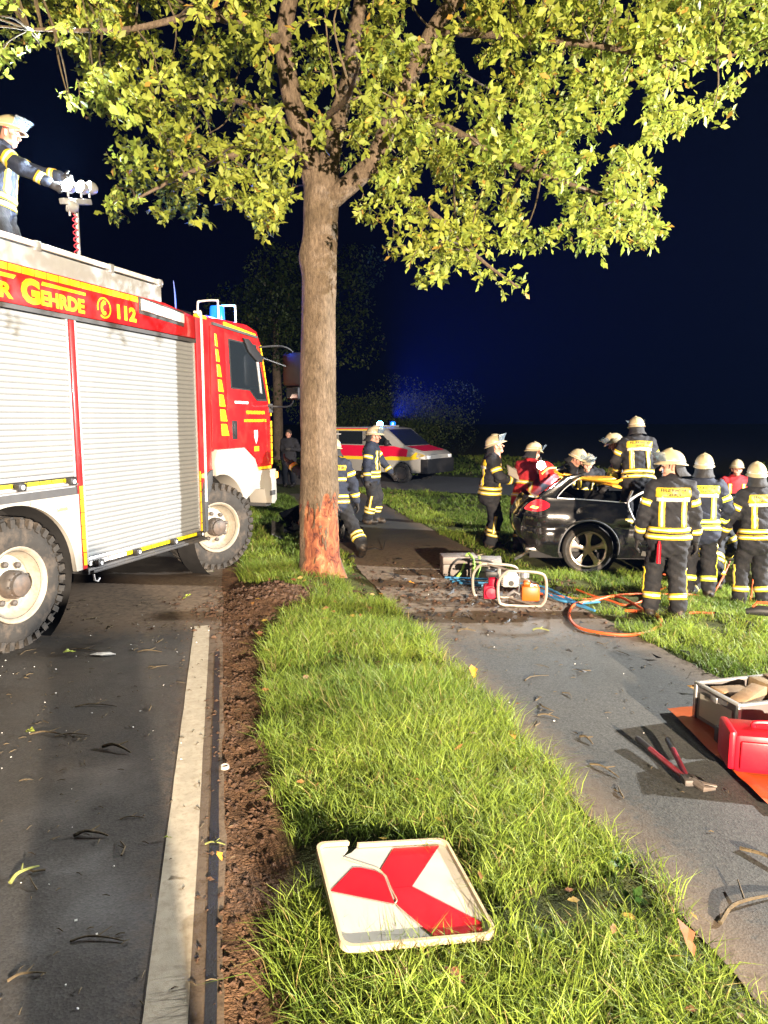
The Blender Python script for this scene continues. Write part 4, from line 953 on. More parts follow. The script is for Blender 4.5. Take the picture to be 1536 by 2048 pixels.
part('seal', 'rubber_black', lambda m: m.box(.892, .915, .012, .09, .6, 3.004)); part('cab_bellows', 'rubber_black', lambda m: m.box(3.115, 3.16, .03, 2.4, .7, 3.3))
part('guide_rail', 'alu', lambda m: m.box(.872, .892, .002, .06, 1.50, 3.004))
part('guide_rail', 'alu', lambda m: m.box(.985, 1.005, .002, .06, .60, 3.004))
part('guide_rail', 'alu', lambda m: m.box(3.052, 3.075, .002, .06, .60, 3.004))
def shutter(x0, x1, z0, z1, nm_label):
    sh = part('shutter', 'alu', lambda m: m.box(x0, x1, -.002, .045, z0, z0 + .045, bev=.008))
    n = int((z1 - z0 - .05) / .0515); h = (z1 - z0 - .05) / n
    mb = MB(); pr = [(0, .014), (.004, .010), (.008, .006), (h * .45, .0), (h - .008, .006), (h - .004, .010), (h - .001, .014), (h - .001, .022), (0, .022)]
    mb.add([(x0, y, z) for z, y in pr] + [(x1, y, z) for z, y in pr], [(i, i + 1, i + 1 + len(pr), i + len(pr)) for i in range(len(pr) - 1)])
    me = mb.mesh('slat', 'slat_alu', True, 50)
    for k in range(n): link('slat', me, sh, (0, 0.004, z0 + .047 + k * h))
shutter(-2.1, .872, 1.50, 3.0, ''); shutter(1.005, 3.052, .625, 3.0, '')
def dash(x0, x1, z0, z1, mat='yellow_film', y=-.003, parent=TRK, gap=.012):
    return part('reflective_dash', mat, lambda m: m.box(x0 + gap / 2, x1 - gap / 2, y - .002, y + .0015, z0, z1), parent, False)
for k in range(17): dash(1.98 - .147 * (k + 1), 1.98 - .147 * k, 3.325, 3.383)
for k in range(14): dash(3.04 - .146 * (k + 1), 3.04 - .146 * k, .585, .625, y=-.006, mat='yellow_film' if k < 10 else 'rail_paint')
for k in range(6): dash(.86 - .15 * (k + 1), .86 - .15 * k, 1.455, 1.49, y=-.006)
for k in range(6):
    part('reflective_dash', 'yellow_film', lambda m: m.box(.928, .972, -.005, -.001, .60 + .135 * k, .725 + .135 * k), TRK, False)
    part('reflective_dash', 'yellow_film', lambda m: m.box(3.083, 3.109, -.005, -.001, .60 + .135 * k, .725 + .135 * k), TRK, False)
part('lower_rail', 'alu', lambda m: (m.tube([(-2.1, -.03, 1.43), (.86, -.03, 1.43)], .016, 8), m.box(-2.1, .86, -.01, .06, 1.40, 1.452)))
part('trim_strip', 'grey_plastic', lambda m: m.box(-2.1, .885, .0, .08, 1.325, 1.40))
part('step_bar', 'grey_plastic', lambda m: (m.box(.95, 3.12, -.035, .30, .50, .565, bev=.012), m.tube([(.98, -.06, .53), (3.10, -.06, .53)], .018, 8)))
for x, z in ((.15, 1.46), (.78, 1.46), (1.1, .60), (1.72, .60), (2.42, .60), (3.0, .60)):
    lp = part('marker_lamp', 'black_plastic', lambda m: m.box(x - .045, x + .045, -.075, -.008, z - .035, z + .035, bev=.012)); MB().ell((x, -.077, z), (.022, .008, .022), 10).build('lens', 'lamp_off', lp)
part('tow_hook', 'steel', lambda m: m.tube([(1.0, -.05, .50), (1.0, -.06, .44), (1.04, -.06, .42), (1.07, -.06, .45)], .012, 6))
# white lower panel with the rear wheel arch
arc = [(.1 + .72 * math.cos(R(a)), .60 + .70 * math.sin(R(a))) for a in range(4, 178, 6)]
part('wheel_arch_panel', 'white_paint', lambda m: m.prism([(-2.1, 1.324), (-2.1, .75), (-1.0, .62)] + arc[::-1] + [(.83, .56), (.913, .56), (.913, 1.324)], .002, .05))
part('panel_joint', 'black_plastic', lambda m: m.box(.292, .296, -.001, .004, 1.28, 1.323))
part('arch_liner', 'rubber_black', lambda m: m.lathe([(.715, 0.03), (.70, .5), (.2, .52)], 48, 'y', mat=Matrix.Translation((.1, .02, .60))))
lp = part('side_marker', 'amber_lamp', lambda m: m.box(.62, .74, -.012, .004, 1.185, 1.215, bev=.005))
part('side_marker', 'amber_lamp', lambda m: m.box(3.13, 3.165, -.03, .0, 1.31, 1.36, bev=.01))
# roof gallery
def gal(m):
    m.box(-2.2, 2.5, .06, .10, 3.385, 3.585); m.box(2.46, 2.5, .10, 2.4, 3.385, 3.585); m.box(-2.2, 2.5, 2.4, 2.44, 3.385, 3.585)
part('roof_gallery', 'gallery_white', gal)
part('gallery_rail', 'rail_paint', lambda m: m.box(-2.2, 2.52, .035, .125, 3.60, 3.655, bev=.015))
for x in (.62, 1.62, 2.46): part('rail_bracket', 'alu', lambda m: m.box(x - .035, x + .035, .03, .13, 3.575, 3.66, bev=.006))
part('roof_floor', 'gallery_white', lambda m: m.box(-2.2, 2.46, .1, 2.4, 3.385, 3.41))
sl = part('scene_light', 'grey_plastic', lambda m: m.prism([(1.99, 3.21), (2.84, 3.17), (2.84, 3.345), (1.99, 3.39)], -.012, .02, bev=.004))
part('diffuser', 'lamp_off', lambda m: m.prism([(2.005, 3.245), (2.80, 3.205), (2.80, 3.315), (2.005, 3.365)], -.05, -.012, bev=.012), sl)
# lettering on the band
def TXT(txt, x, z, size, bold=.03, sx=1., align='LEFT', mat='yellow_film', y=-.004, nm='lettering', parent=TRK):
    mb = MB(); lettering(mb, txt, size, lambda a, b: (x + a, y, z + b), bold, align, sx); return mb.build(nm, mat, parent, False)
def fit(txt, x0, x1, z, hgt, **k):     # capitals of height hgt stretched from x0 to x1
    v, f = text_mesh(txt, 1, k.get('bold', .03), 'LEFT'); a = min(q[0] for q in v); b = max(q[0] for q in v); t = max(q[1] for q in v); c = min(q[1] for q in v)
    mb = MB(); mb.add([(x0 + (p - a) / (b - a) * (x1 - x0), k.get('y', -.004), z + (q - c) / (t - c) * hgt) for p, q in v], f)
    return mb.build('lettering', k.get('mat', 'yellow_film'), k.get('parent', TRK), False)
fit('G', .345, .565, 3.075, .225, bold=.055); fit('EHRDE', .575, 1.135, 3.085, .135, bold=.045)
fit('EUERWEHR', -.95, .255, 3.085, .135, bold=.045); fit('F', -1.14, -.98, 3.075, .225, bold=.055)
part('lettering_bar', 'yellow_film', lambda m: m.prism([(.585, 3.262), (1.155, 3.262), (1.155, 3.288), (.60, 3.296)], -.005, -.001), smooth=False)
part('lettering_bar', 'yellow_film', lambda m: m.prism([(-.95, 3.262), (.27, 3.262), (.30, 3.296), (-.95, 3.296)], -.005, -.001), smooth=False)
fit('112', 1.62, 1.935, 3.105, .15, bold=.05)
def phone(m):
    c = (1.42, 3.185); n = 28
    ring_ = []
    for k in range(n + 1):
        a = R(-125 + 325 * k / n)
        ring_.append((c[0] + .105 * math.cos(a), c[1] + .105 * math.sin(a), c[0] + .088 * math.cos(a), c[1] + .088 * math.sin(a)))
    m.add([(p[0], -.004, p[1]) for p in ring_] + [(p[2], -.004, p[3]) for p in ring_], [(k, k + 1, n + 2 + k, n + 1 + k) for k in range(n)])
    hs = [(-.02, -.07), (-.045, -.03), (-.05, 0), (-.04, .04), (-.01, .075), (.02, .07), (.03, .045), (.01, .03), (-.005, .035), (-.02, .01), (-.02, -.01), (.0, -.04), (.02, -.03), (.03, -.055), (.01, -.075)]
    m.prism([(c[0] + a, c[1] + b) for a, b in hs], -.005, -.002)
part('phone_symbol', 'yellow_film', phone, smooth=False)
# ---- wheels
def truck_wheel(x, y, steer=0., left=False):
    e = link('wheel', None, TRK, (x, y, .59), (0, 0, R(steer) + (PI if left else 0)))
    pr = [(.30, .02), (.36, .0), (.44, -.012), (.52, .01), (.555, .045), (.575, .06), (.578, .36), (.52, .41), (.42, .42), (.30, .40)]
    m = MB(); m.lathe(pr, 56, 'y')
    for k in range(34):
        for row, (ya, yb, off, sk) in enumerate(((.025, .19, 0, .16), (.23, .395, .5, -.16))):
            a = 2 * PI * (k + off) / 34; Mx = Matrix.Rotation(-a, 4, 'Y') @ Matrix.Translation((0, (ya + yb) / 2, .588)) @ Matrix.Rotation(sk * 2.2, 4, 'Z')
            m.box(-.032, .032, -(yb - ya) / 2, (yb - ya) / 2, -.03, .016, mat=Mx)
            s_ = -1 if row == 0 else 1
            Mx = Matrix.Rotation(-a, 4, 'Y') @ Matrix.Translation((0, .012 if row == 0 else .408, .545)); m.box(-.026, .026, -.018, .018, -.035, .04, mat=Mx)
    m.build('tyre', 'tyre', e)
    m = MB(); m.lathe([(.335, .03), (.345, -.018), (.335, -.026), (.318, -.015), (.300, .03), (.285, .11), (.265, .13), (.20, .115), (.15, .085), (.0, .085)], 48, 'y')
    m.build('rim', 'rim_truck', e)
    nut = MB().lathe([(.028, .10), (.028, .065), (.014, .052), (.0, .05)], 8, 'y').mesh('wheel_nut', 'hub')
    for k in range(8):
        a = 2 * PI * k / 8 + .2; link('wheel_nut', nut, e, (.185 * math.cos(a), 0, .185 * math.sin(a)))
    m = MB(); m.lathe([(.13, .10), (.128, .0), (.115, -.025), (.105, -.03), (.10, -.06), (.07, -.075), (.0, -.08)], 24, 'y')
    for k in range(10): a = 2 * PI * k / 10; m.lathe([(.012, 0), (.012, -.038), (0, -.038)], 6, 'y', mat=Matrix.Translation((.112 * math.cos(a), 0, .112 * math.sin(a))))
    m.build('hub', 'hub', e); return e
truck_wheel(.1, .02); truck_wheel(3.63, .09, -27); truck_wheel(.1, 2.48, 0, True); truck_wheel(3.63, 2.41, -27, True)
# ---- cab
cab_side = [(3.22, 1.62), (3.22, 3.33), (3.5, 3.40), (4.55, 3.42), (4.85, 3.36), (5.0, 3.15), (5.24, 2.15), (5.28, 1.9), (5.28, 1.30), (4.72, 1.28), (4.62, 1.45), (4.35, 1.62)]
part('cab_shell', 'red_paint', lambda m: m.prism(cab_side, .05, 2.45, bev=.05))
part('cab_corner', 'red_paint', lambda m: m.prism([(3.165, 1.0), (3.165, 3.34), (3.46, 3.39), (3.46, 1.35), (3.36, 1.2), (3.3, 1.0)], .035, .10, bev=.015))
part('roof_gutter', 'grey_plastic', lambda m: m.prism([(3.56, 3.285), (4.80, 3.245), (4.80, 3.275), (3.56, 3.325)], .022, .06))
for k in range(8): part('reflective_dash', 'amber_film', lambda m: m.prism([(3.86 + .115 * k, 3.318 - .005 * k), (3.965 + .115 * k, 3.314 - .005 * k), (3.965 + .115 * k, 3.362 - .008 * k), (3.86 + .115 * k, 3.366 - .008 * k)], .040, .047), smooth=False)
for k in range(11):
    t0, t1 = k / 11, (k + .88) / 11; xa, xb = 4.95 + .31 * t0, 4.95 + .31 * t1; za, zb = 3.16 - 1.05 * t0, 3.16 - 1.05 * t1
    part('reflective_dash', 'amber_film', lambda m: m.prism([(xa - .045, za - .01), (xa - .012, za), (xb - .012, zb), (xb - .045, zb - .01)], .040, .047), smooth=False)
for k in range(6): part('reflective_dash', 'amber_film', lambda m: m.box(5.205, 5.245, .040, .047, 1.36 + .115 * k, 1.46 + .115 * k), smooth=False)
for k in range(4): part('reflective_dash', 'amber_film', lambda m: m.box(4.76 + .11 * k, 4.86 + .11 * k, .040, .047, 1.305, 1.345), smooth=False)
for k in range(3): part('reflective_dash', 'amber_film', lambda m: m.box(3.12 + .1 * k, 3.21 + .1 * k, .028, .033, 3.335, 3.375), smooth=False)
# door
door_out = [(3.9, 1.64), (3.86, 3.22), (4.76, 3.20), (4.98, 2.65), (5.12, 2.25), (5.14, 1.40), (4.74, 1.40), (4.64, 1.52), (4.4, 1.64)]
dr = part('door', 'red_paint', lambda m: m.prism(door_out, .026, .049, bev=.008))
win = [(4.0, 2.50), (3.965, 3.13), (4.72, 3.12), (4.90, 2.70), (5.03, 2.36), (4.72, 2.36), (4.62, 2.42), (4.52, 2.49)]
part('window_seal', 'rubber_black', lambda m: m.prism([(4.47 + (x - 4.47) * 1.05, 2.78 + (z - 2.78) * 1.07) for x, z in win], .018, .026), dr)
part('window_pane', 'glass_dark', lambda m: m.prism(win, .012, .019), dr)
part('window_post', 'alu', lambda m: (m.tube([(4.70, .008, 3.08), (4.83, .008, 2.45)], .007, 5), m.tube([(4.74, .008, 3.06), (4.87, .008, 2.44)], .005, 5)), dr)
part('sun_shield', 'black_plastic', lambda m: m.prism([(4.30, 3.20), (4.45, 3.20), (4.90, 2.98), (4.86, 2.90), (4.70, 2.90), (4.45, 3.02)], -.02, .008, bev=.006), dr)
part('door_handle', 'black_plastic', lambda m: (m.box(3.985, 4.125, .016, .03, 1.78, 2.04, bev=.01), m.box(4.01, 4.10, .0, .018, 1.83, 2.01, bev=.012)), dr)
for k in range(7):
    zt = 3.18 - .197 * k; w = .06 + .021 * k; x0 = 3.575 + .018 * k
    part('warning_block', 'yellow_film', lambda m: m.prism([(x0 + .012, zt), (x0 + .012 + w * .75, zt - .005), (x0 + w + .028, zt - .165), (x0 + .022, zt - .16)], .018, .0255, bev=.006), smooth=False)
part('cab_panel', 'red_paint', lambda m: m.prism([(3.47, 1.66), (3.50, 3.27), (3.85, 3.26), (3.885, 1.66)], .0258, .049, bev=.006))
fit('FREIWILLIGE FEUERWEHR', 4.40, 4.98, 2.135, .05, bold=.05, y=.022, mat='amber_film', parent=dr); fit('SAMTGEMEINDE BERSENBRÜCK', 4.33, 5.03, 2.02, .05, bold=.05, y=.022, mat='amber_film', parent=dr)
part('badge', 'rail_paint', lambda m: m.box(4.08, 4.46, .020, .0255, 2.28, 2.315), dr)
part('coat_of_arms', 'rail_paint', lambda m: m.prism([(4.63, 1.90), (4.73, 1.90), (4.73, 1.80), (4.68, 1.70), (4.63, 1.80)], .020, .0255), dr)
part('number_plate', 'amber_film', lambda m: m.box(4.62, 4.76, .020, .0255, 1.59, 1.66), dr)
part('door_gap', 'black_plastic', lambda m: m.tube([(3.885, .045, 1.66), (3.855, .045, 3.25)], .007, 5))
# white fender over the front wheel, bumper
fo = [(3.63 + .86 * math.cos(R(a)), .66 + .86 * math.sin(R(a))) for a in range(100, 18, -6)]
fi = [(3.63 + .68 * math.cos(R(a)), .62 + .69 * math.sin(R(a))) for a in range(100, 8, -6)]
part('front_fender', 'white_paint', lambda m: m.prism([(3.48, 1.50), (3.56, 1.655), (4.30, 1.66), (4.62, 1.48), (4.72, 1.30), (5.29, 1.29), (5.31, .80), (5.22, .74), (4.95, .78), (4.88, 1.0), (4.60, 1.02)] + fi[::-1][2:], .005, .30, bev=.02))
part('wheel_housing', 'rubber_black', lambda m: (m.box(3.3, 4.55, .32, 2.2, .95, 1.62), m.lathe([(.70, .02), (.69, .3)], 48, 'y', mat=Matrix.Translation((3.63, .0, .62)))))
part('front_bumper', 'white_paint', lambda m: m.box(5.12, 5.31, .06, 2.44, .80, 1.27, bev=.06)); part('bumper_inset', 'grey_plastic', lambda m: (m.box(5.05, 5.25, .0, .06, .88, .96, bev=.01), m.box(5.1, 5.29, .1, 2.4, .70, .81, bev=.02)))
part('headlight', 'lamp_off', lambda m: m.box(5.10, 5.372, .06, .34, .98, 1.12, bev=.03))
part('turn_signal', 'amber_lamp', lambda m: m.box(5.24, 5.35, -.0, .045, 1.14, 1.24, bev=.012))
part('grille_edge', 'red_paint', lambda m: m.box(5.28, 5.33, .12, 2.38, 1.36, 2.0, bev=.02))
part('windscreen', 'glass_dark', lambda m: m.add([(5.255, .16, 2.12), (5.255, 2.34, 2.12), (5.02, 2.28, 3.16), (5.02, .22, 3.16)], [(0, 1, 2, 3)]))
part('mudguard', 'grey_plastic', lambda m: m.prism([(3.17, .585), (3.17, 1.0), (3.20, 1.22), (3.30, 1.36), (3.42, 1.40), (3.40, 1.22), (3.30, 1.05), (3.265, .8), (3.26, .60)], .0, .42, bev=.01))
part('grab_rail', 'rail_paint', lambda m: m.tube(spline([(3.02, -.045, 3.37), (3.10, -.06, 3.37), (3.145, -.06, 3.28), (3.15, -.055, 2.2), (3.155, -.045, 1.0)], 8), .016, 8))
for z in (2.9, 2.0, 1.1): part('cab_bolt', 'grey_plastic', lambda m: m.lathe([(.022, .04), (.022, .028), (0, .026)], 10, 'y', mat=Matrix.Translation((3.3, 0, z))))
part('antenna', 'antenna_lit_blue', lambda m: m.tube([(3.15, .30, 3.35), (3.14, .30, 3.62), (3.12, .30, 3.78)], [.014, .011, .005], 6))
# beacon with guard hoops
bc = part('beacon_base', 'black_plastic', lambda m: m.lathe([(.10, 3.37), (.10, 3.44), (.0, 3.44)], 20, 'z', mat=Matrix.Translation((4.35, .42, 0))))
part('beacon', 'blue_lens', lambda m: m.lathe([(.105, 3.44), (.108, 3.46), (.102, 3.63), (.095, 3.655), (.0, 3.665)], 24, 'z', mat=Matrix.Translation((4.35, .42, 0))), bc)
for x in (4.12, 4.60): part('beacon_guard', 'rail_paint', lambda m: m.tube(spline([(x, .27, 3.35), (x, .27, 3.66), (x + .01, .31, 3.70), (x + .01, .55, 3.70), (x, .59, 3.66), (x, .59, 3.36)], 5), .014, 7))
part('roof_hatch', 'black_plastic', lambda m: m.box(3.62, 3.95, .16, .5, 3.38, 3.43, bev=.02))
# mirrors
mr_ = part('mirror_arm', 'black_plastic', lambda m: (m.tube(spline([(5.02, .05, 3.12), (5.3, -.22, 3.16), (5.46, -.34, 3.10), (5.48, -.35, 3.0)], 6), .016, 7), m.tube(spline([(5.22, .05, 2.27), (5.42, -.24, 2.25), (5.49, -.33, 2.32), (5.49, -.34, 2.5)], 6), .017, 7), m.tube([(5.0, .02, 3.0), (5.42, -.28, 2.86)], .013, 6)))
part('mirror_housing', 'mirror_case', lambda m: m.box(5.40, 5.60, -.54, -.20, 2.56, 3.08, bev=.06), mr_)
part('mirror_glass', 'glass_dark', lambda m: m.box(5.404, 5.411, -.44, -.26, 2.63, 2.99), mr_)
part('mirror_housing', 'mirror_case', lambda m: m.box(5.42, 5.54, -.47, -.25, 2.36, 2.56, bev=.04), mr_)
part('mirror_glass', 'glass_dark', lambda m: m.box(5.414, 5.421, -.45, -.27, 2.385, 2.535), mr_)
mr_.location = (-.17, .05, 0)
part('mirror_bracket', 'grey_plastic', lambda m: m.box(5.14, 5.26, .02, .06, 2.16, 2.30, bev=.01))
# light mast on the roof: pole, coiled cable, six lamp heads turned to the firefighter
MX, MY = 1.83, .62
ms = part('light_mast', 'alu', lambda m: (m.tube([(MX, MY, 3.40), (MX, MY, 4.36)], .022, 10), m.box(MX - .06, MX + .06, MY - .06, MY + .06, 3.40, 3.46, bev=.01)))
coil = [(MX - .055 + .024 * math.cos(k * .9), MY - .02 + .024 * math.sin(k * .9), 3.48 + .0098 * k) for k in range(84)]
part('coiled_cable', 'coil_red', lambda m: m.tube(coil, .0055, 5), ms)
cb = part('lamp_bar', 'alu', lambda m: m.box(MX - .22, MX + .22, MY - .035, MY + .035, 4.36, 4.42, bev=.008, mat=Matrix.Translation((MX, MY, 4.39)) @ Matrix.Rotation(R(-14), 4, 'Y') @ Matrix.Translation((-MX, -MY, -4.39))), ms)
LAMPS = []
for k, (dx, dz, dy) in enumerate(((-.17, .10, -.05), (.04, .15, -.04), (.17, .185, -.04), (-.15, -.09, -.04))):
    c = Vector((MX + dx, MY + dy, 4.40 + dz)); Mx = Matrix.Translation(c) @ Matrix.Rotation(R((182, 172, 160, 150)[k]), 4, 'Z') @ Matrix.Rotation(R(-8), 4, 'Y')
    lp = part('work_lamp', 'alu', lambda m: (m.lathe([(.0, -.09), (.04, -.085), (.065, -.05), (.072, .0), (.072, .012), (.064, .012)], 18, 'x', mat=Mx), m.tube([c + Vector((0, 0, -.07)), c + Vector((0, 0, -.11))], .012, 6)), ms)
    part('lamp_lens', 'lamp_white' if k != 3 else 'lamp_off', lambda m: m.lathe([(.066, .004), (.0, .010)], 18, 'x', mat=Mx), lp)
    if k != 3:
        ld = bpy.data.lights.new('work_lamp', 'SPOT'); ld.energy = 170; ld.spot_size = R(150); ld.spot_blend = .6; ld.shadow_soft_size = .06; ld.color = (.8, .92, 1)
        lo = bpy.data.objects.new('lamp_light', ld); COL.objects.link(lo); lo.parent = lp
        lo.matrix_local = Mx @ Matrix.Translation((.03, 0, 0)) @ Matrix.Rotation(R(-90), 4, 'Y')
# blue light of the cab beacon
ld = bpy.data.lights.new('beacon', 'POINT'); ld.energy = 70; ld.color = (.03, .12, 1); ld.shadow_soft_size = .08
lo = bpy.data.objects.new('beacon_light', ld); COL.objects.link(lo); lo.parent = TRK; lo.location = (4.35, .42, 3.72)
# ------------------------------------------------------------------ wrecked car (X forward, Y left; rear axle at x = 0)
CAR = thing('wrecked_car', 'black estate car with its roof cut away standing on the grass', 'car', (2.80, 10.07, 0), R(-5))
HW = .905
def cy_(x, z, s=-1):     # body half width at a point of the side
    w = HW - .05 * sstep(.75, 1.0, z) - .16 * max(0, z - .95) - .06 * sstep(.45, .2, z) - .02 * math.exp(-((z - .62) / .05) ** 2)
    w -= .30 * sstep(-.55, -1.06, x) ** 2 + .35 * sstep(3.0, 3.75, x) ** 2
    if abs(x) < .55 or abs(x - 2.8) < .55: w += .022 * math.exp(-((math.hypot(x - (0 if abs(x) < .55 else 2.8), z - .34) - .40) / .07) ** 2)
    return s * w
def belt(x):
    return float(np.interp(x, [-1.03, -1.0, -.90, -.80, -.72, -.45, .3, 2.2, 2.7, 3.3, 3.65, 3.72], [.62, .78, .90, .98, 1.03, 1.01, .965, .93, .93, .84, .74, .62]))
def low(x): return float(np.interp(x, [-1.05, -.95, -.75, -.45, 3.2, 3.6, 3.72], [.52, .38, .30, .22, .22, .3, .4]))
def side(s, cut):
    xs = np.concatenate([np.linspace(-1.045, -.5, 20), np.arange(-.47, .5, .03), np.arange(.53, 2.35, .07), np.arange(2.35, 3.3, .03), np.linspace(3.32, 3.72, 12)])
    nz = 34; V = []; F = []; id_ = {}
    for i, x in enumerate(xs):
        zl, zb = low(x), belt(x)
        for j in range(nz):
            z = zl + (zb - zl) * j / (nz - 1); xx, zz = float(x), z
            for cx in (0., 2.8):
                r = math.hypot(xx - cx, zz - .34)
                if r < .395 + 1e-6 and r > .30: xx, zz = cx + (xx - cx) * .395 / r, .34 + (zz - .34) * .395 / r
            if cut and .55 < xx < .75: xx += 0
            id_[i, j] = len(V); V.append((xx, cy_(xx, zz, s), zz))
    for i in range(len(xs) - 1):
        for j in range(nz - 1):
            q = [id_[i, j], id_[i + 1, j], id_[i + 1, j + 1], id_[i, j + 1]]
            cx, cz = np.mean([V[k][0] for k in q]), np.mean([V[k][2] for k in q])
            if min(math.hypot(cx, cz - .34), math.hypot(cx - 2.8, cz - .34)) < .385: continue
            if cut:
                edge = .50 + .30 * sstep(.75, .36, cz) + .03 * math.sin(cz * 40)
                if edge < cx < 2.15 and cz > .36: continue
            F.append(q if s < 0 else q[::-1])
    return V, F
mb = MB(); v, f = side(-1, True); mb.add(v, f); v, f = side(1, False); mb.add(v, f)
# tail: bumper and hatch face between the two sides
rows = 22; cols = 17; V = []; F = []
for i in range(rows):
    z = .42 + (1.0 - .42) * i / (rows - 1)
    xe = float(np.interp(z, [.42, .52, .62, .74, .76, .84, .92, 1.0], [-.95, -1.02, -1.05, -1.04, -1.0, -.95, -.88, -.80]))
    wv = abs(cy_(xe, z))
    for j in range(cols):
        t = -1 + 2 * j / (cols - 1); V.append((xe - .13 * (1 - abs(t) ** 2.6), t * wv, z))
for i in range(rows - 1):
    for j in range(cols - 1): k = i * cols + j; F.append((k, k + cols, k + cols + 1, k + 1))
mb.add(V, F)
mb.add([(3.72, -.55, .4), (3.72, .55, .4), (3.72, .5, .64), (3.72, -.5, .64), (2.75, -.78, .95), (2.75, .78, .95), (3.3, -.70, .88), (3.3, .70, .88)], [(0, 1, 2, 3), (3, 2, 7, 6), (6, 7, 5, 4)])
mb.build('body_shell', 'car_black', CAR, True, 35)
part('floor_pan', 'car_interior', lambda m: (m.box(-.9, 3.4, -.80, .80, .20, .28), m.box(-.85, -.40, -.70, .70, .28, .78), m.box(2.2, 2.6, -.74, .74, .28, .9), m.lathe([(.39, -.84), (.39, -.5), (0, -.5)], 32, 'y', mat=Matrix.Translation((0, 0, .34))), m.lathe([(.39, .5), (0, .5)], 32, 'y', mat=Matrix.Translation((0, 0, .34)))), CAR)
for y in (-.4, .4):
    part('seat', 'car_interior', lambda m: (m.box(1.15, 1.65, y - .25, y + .25, .3, .52, bev=.06), m.box(1.05, 1.22, y - .25, y + .25, .5, .98, bev=.06, mat=Matrix.Translation((1.1, 0, .5)) @ Matrix.Rotation(R(-14), 4, 'Y') @ Matrix.Translation((-1.1, 0, -.5))), m.box(1.0, 1.12, y - .13, y + .13, 1.0, 1.2, bev=.04)), CAR)
part('rear_bench', 'car_interior', lambda m: (m.box(.1, .62, .05, .72, .3, .5, bev=.05), m.box(-.2, .0, -.1, .72, .45, .95, bev=.05)), CAR)
# rear pillars and hatch frame that were left standing
part('rear_pillar', 'car_black', lambda m: m.prism([(-.80, .985), (-.30, 1.30), (-.10, 1.345), (-.06, 1.31), (-.22, 1.24), (-.40, 1.08), (-.44, .995)], -.74, -.66, bev=.012), CAR)
part('rear_pillar', 'car_black', lambda m: m.prism([(-.80, .985), (-.30, 1.30), (-.10, 1.345), (-.06, 1.31), (-.22, 1.24), (-.40, 1.08), (-.44, .995)], .66, .74, bev=.012), CAR)
part('rear_window', 'glass_car', lambda m: m.add([(-.80, -.66, 1.0), (-.80, .66, 1.0), (-.35, .62, 1.285), (-.35, -.62, 1.285)], [(0, 1, 2, 3)]), CAR)
part('window_trim', 'alu', lambda m: m.tube(spline([(-.42, -.80, 1.015), (-.1, -.815, 1.0), (.3, -.82, .975), (.52, -.82, .955)], 6), .008, 6), CAR)
part('window_trim', 'alu', lambda m: m.tube(spline([(-.42, -.79, 1.02), (-.3, -.76, 1.15), (-.12, -.735, 1.28)], 6), .007, 6), CAR)
TLP = [(x, z0 + (z1 - z0) * j / 6) for x, z0, z1 in ((-.99, .845, .86), (-.95, .835, .90), (-.88, .83, .955), (-.81, .835, .99), (-.74, .845, 1.0), (-.67, .86, .985), (-.61, .885, .965), (-.57, .905, .94)) for j in range(7)]; TLF = [(i * 7 + j, (i + 1) * 7 + j, (i + 1) * 7 + j + 1, i * 7 + j + 1) for i in range(7) for j in range(6)]
part('tail_light', 'tail_lens', lambda m: m.add([(x, cy_(x, z) - .014, z) for x, z in TLP], TLF), CAR)
part('brake_lamp', 'tail_lit', lambda m: m.add([(x, cy_(x, z) - .020, z) for x, z in ((-.90, .875), (-.80, .870), (-.76, .895), (-.86, .905))], [(0, 1, 2, 3)]), CAR)
part('bumper_seam', 'black_plastic', lambda m: m.tube([(x, cy_(x, .79) - .002, .79 + .03 * (x + .5)) for x in np.linspace(-1.02, -.45, 9)], .006, 5), CAR)
part('fuel_flap', 'car_black', lambda m: m.lathe([(.075, 0), (.075, -.004), (0, -.005)], 20, 'y', mat=Matrix.Translation((-.1, cy_(-.1, .83) + .001, .83))), CAR)
arch = [(.392 * math.cos(R(a)), cy_(.39 * math.cos(R(a)), .34 + .39 * math.sin(R(a))) - .004, .34 + .392 * math.sin(R(a))) for a in range(-10, 192, 6)]
part('arch_trim', 'grey_plastic', lambda m: m.tube(arch, .012, 6), CAR)
# cut door edge, torn sill and bent pillar
part('door_frame', 'torn_metal', lambda m: (m.tube(spline([(.56, -.80, 1.12), (.50, -.84, .96), (.55, -.87, .80), (.66, -.88, .62), (.80, -.885, .42), (1.02, -.885, .30)], 6), .017, 7), m.tube(spline([(1.0, -.885, .30), (1.4, -.885, .245), (2.1, -.88, .24)], 6), .014, 6)), CAR)
part('bent_pillar', 'alu', lambda m: m.tube(spline([(.50, -.835, .975), (.62, -.80, 1.06), (.74, -.79, 1.12)], 5), .017, 7), CAR)
part('torn_sill', 'torn_metal', lambda m: [m.add([(a, -.888, .33), (a + .09, -.9, .30 + .05 * math.sin(a * 31)), (a + .05, -.93, .26), (a - .02, -.91, .27)], [(0, 1, 2, 3)]) for a in np.arange(.7, 1.3, .07)], CAR)
part('towing_debris', 'torn_metal', lambda m: (m.tube(spline([(-.8, -.75, .32), (-1.0, -.85, .26), (-1.2, -.95, .2)], 5), .02, 5), m.box(-.98, -.7, -.8, -.4, .27, .34, bev=.02)), CAR)
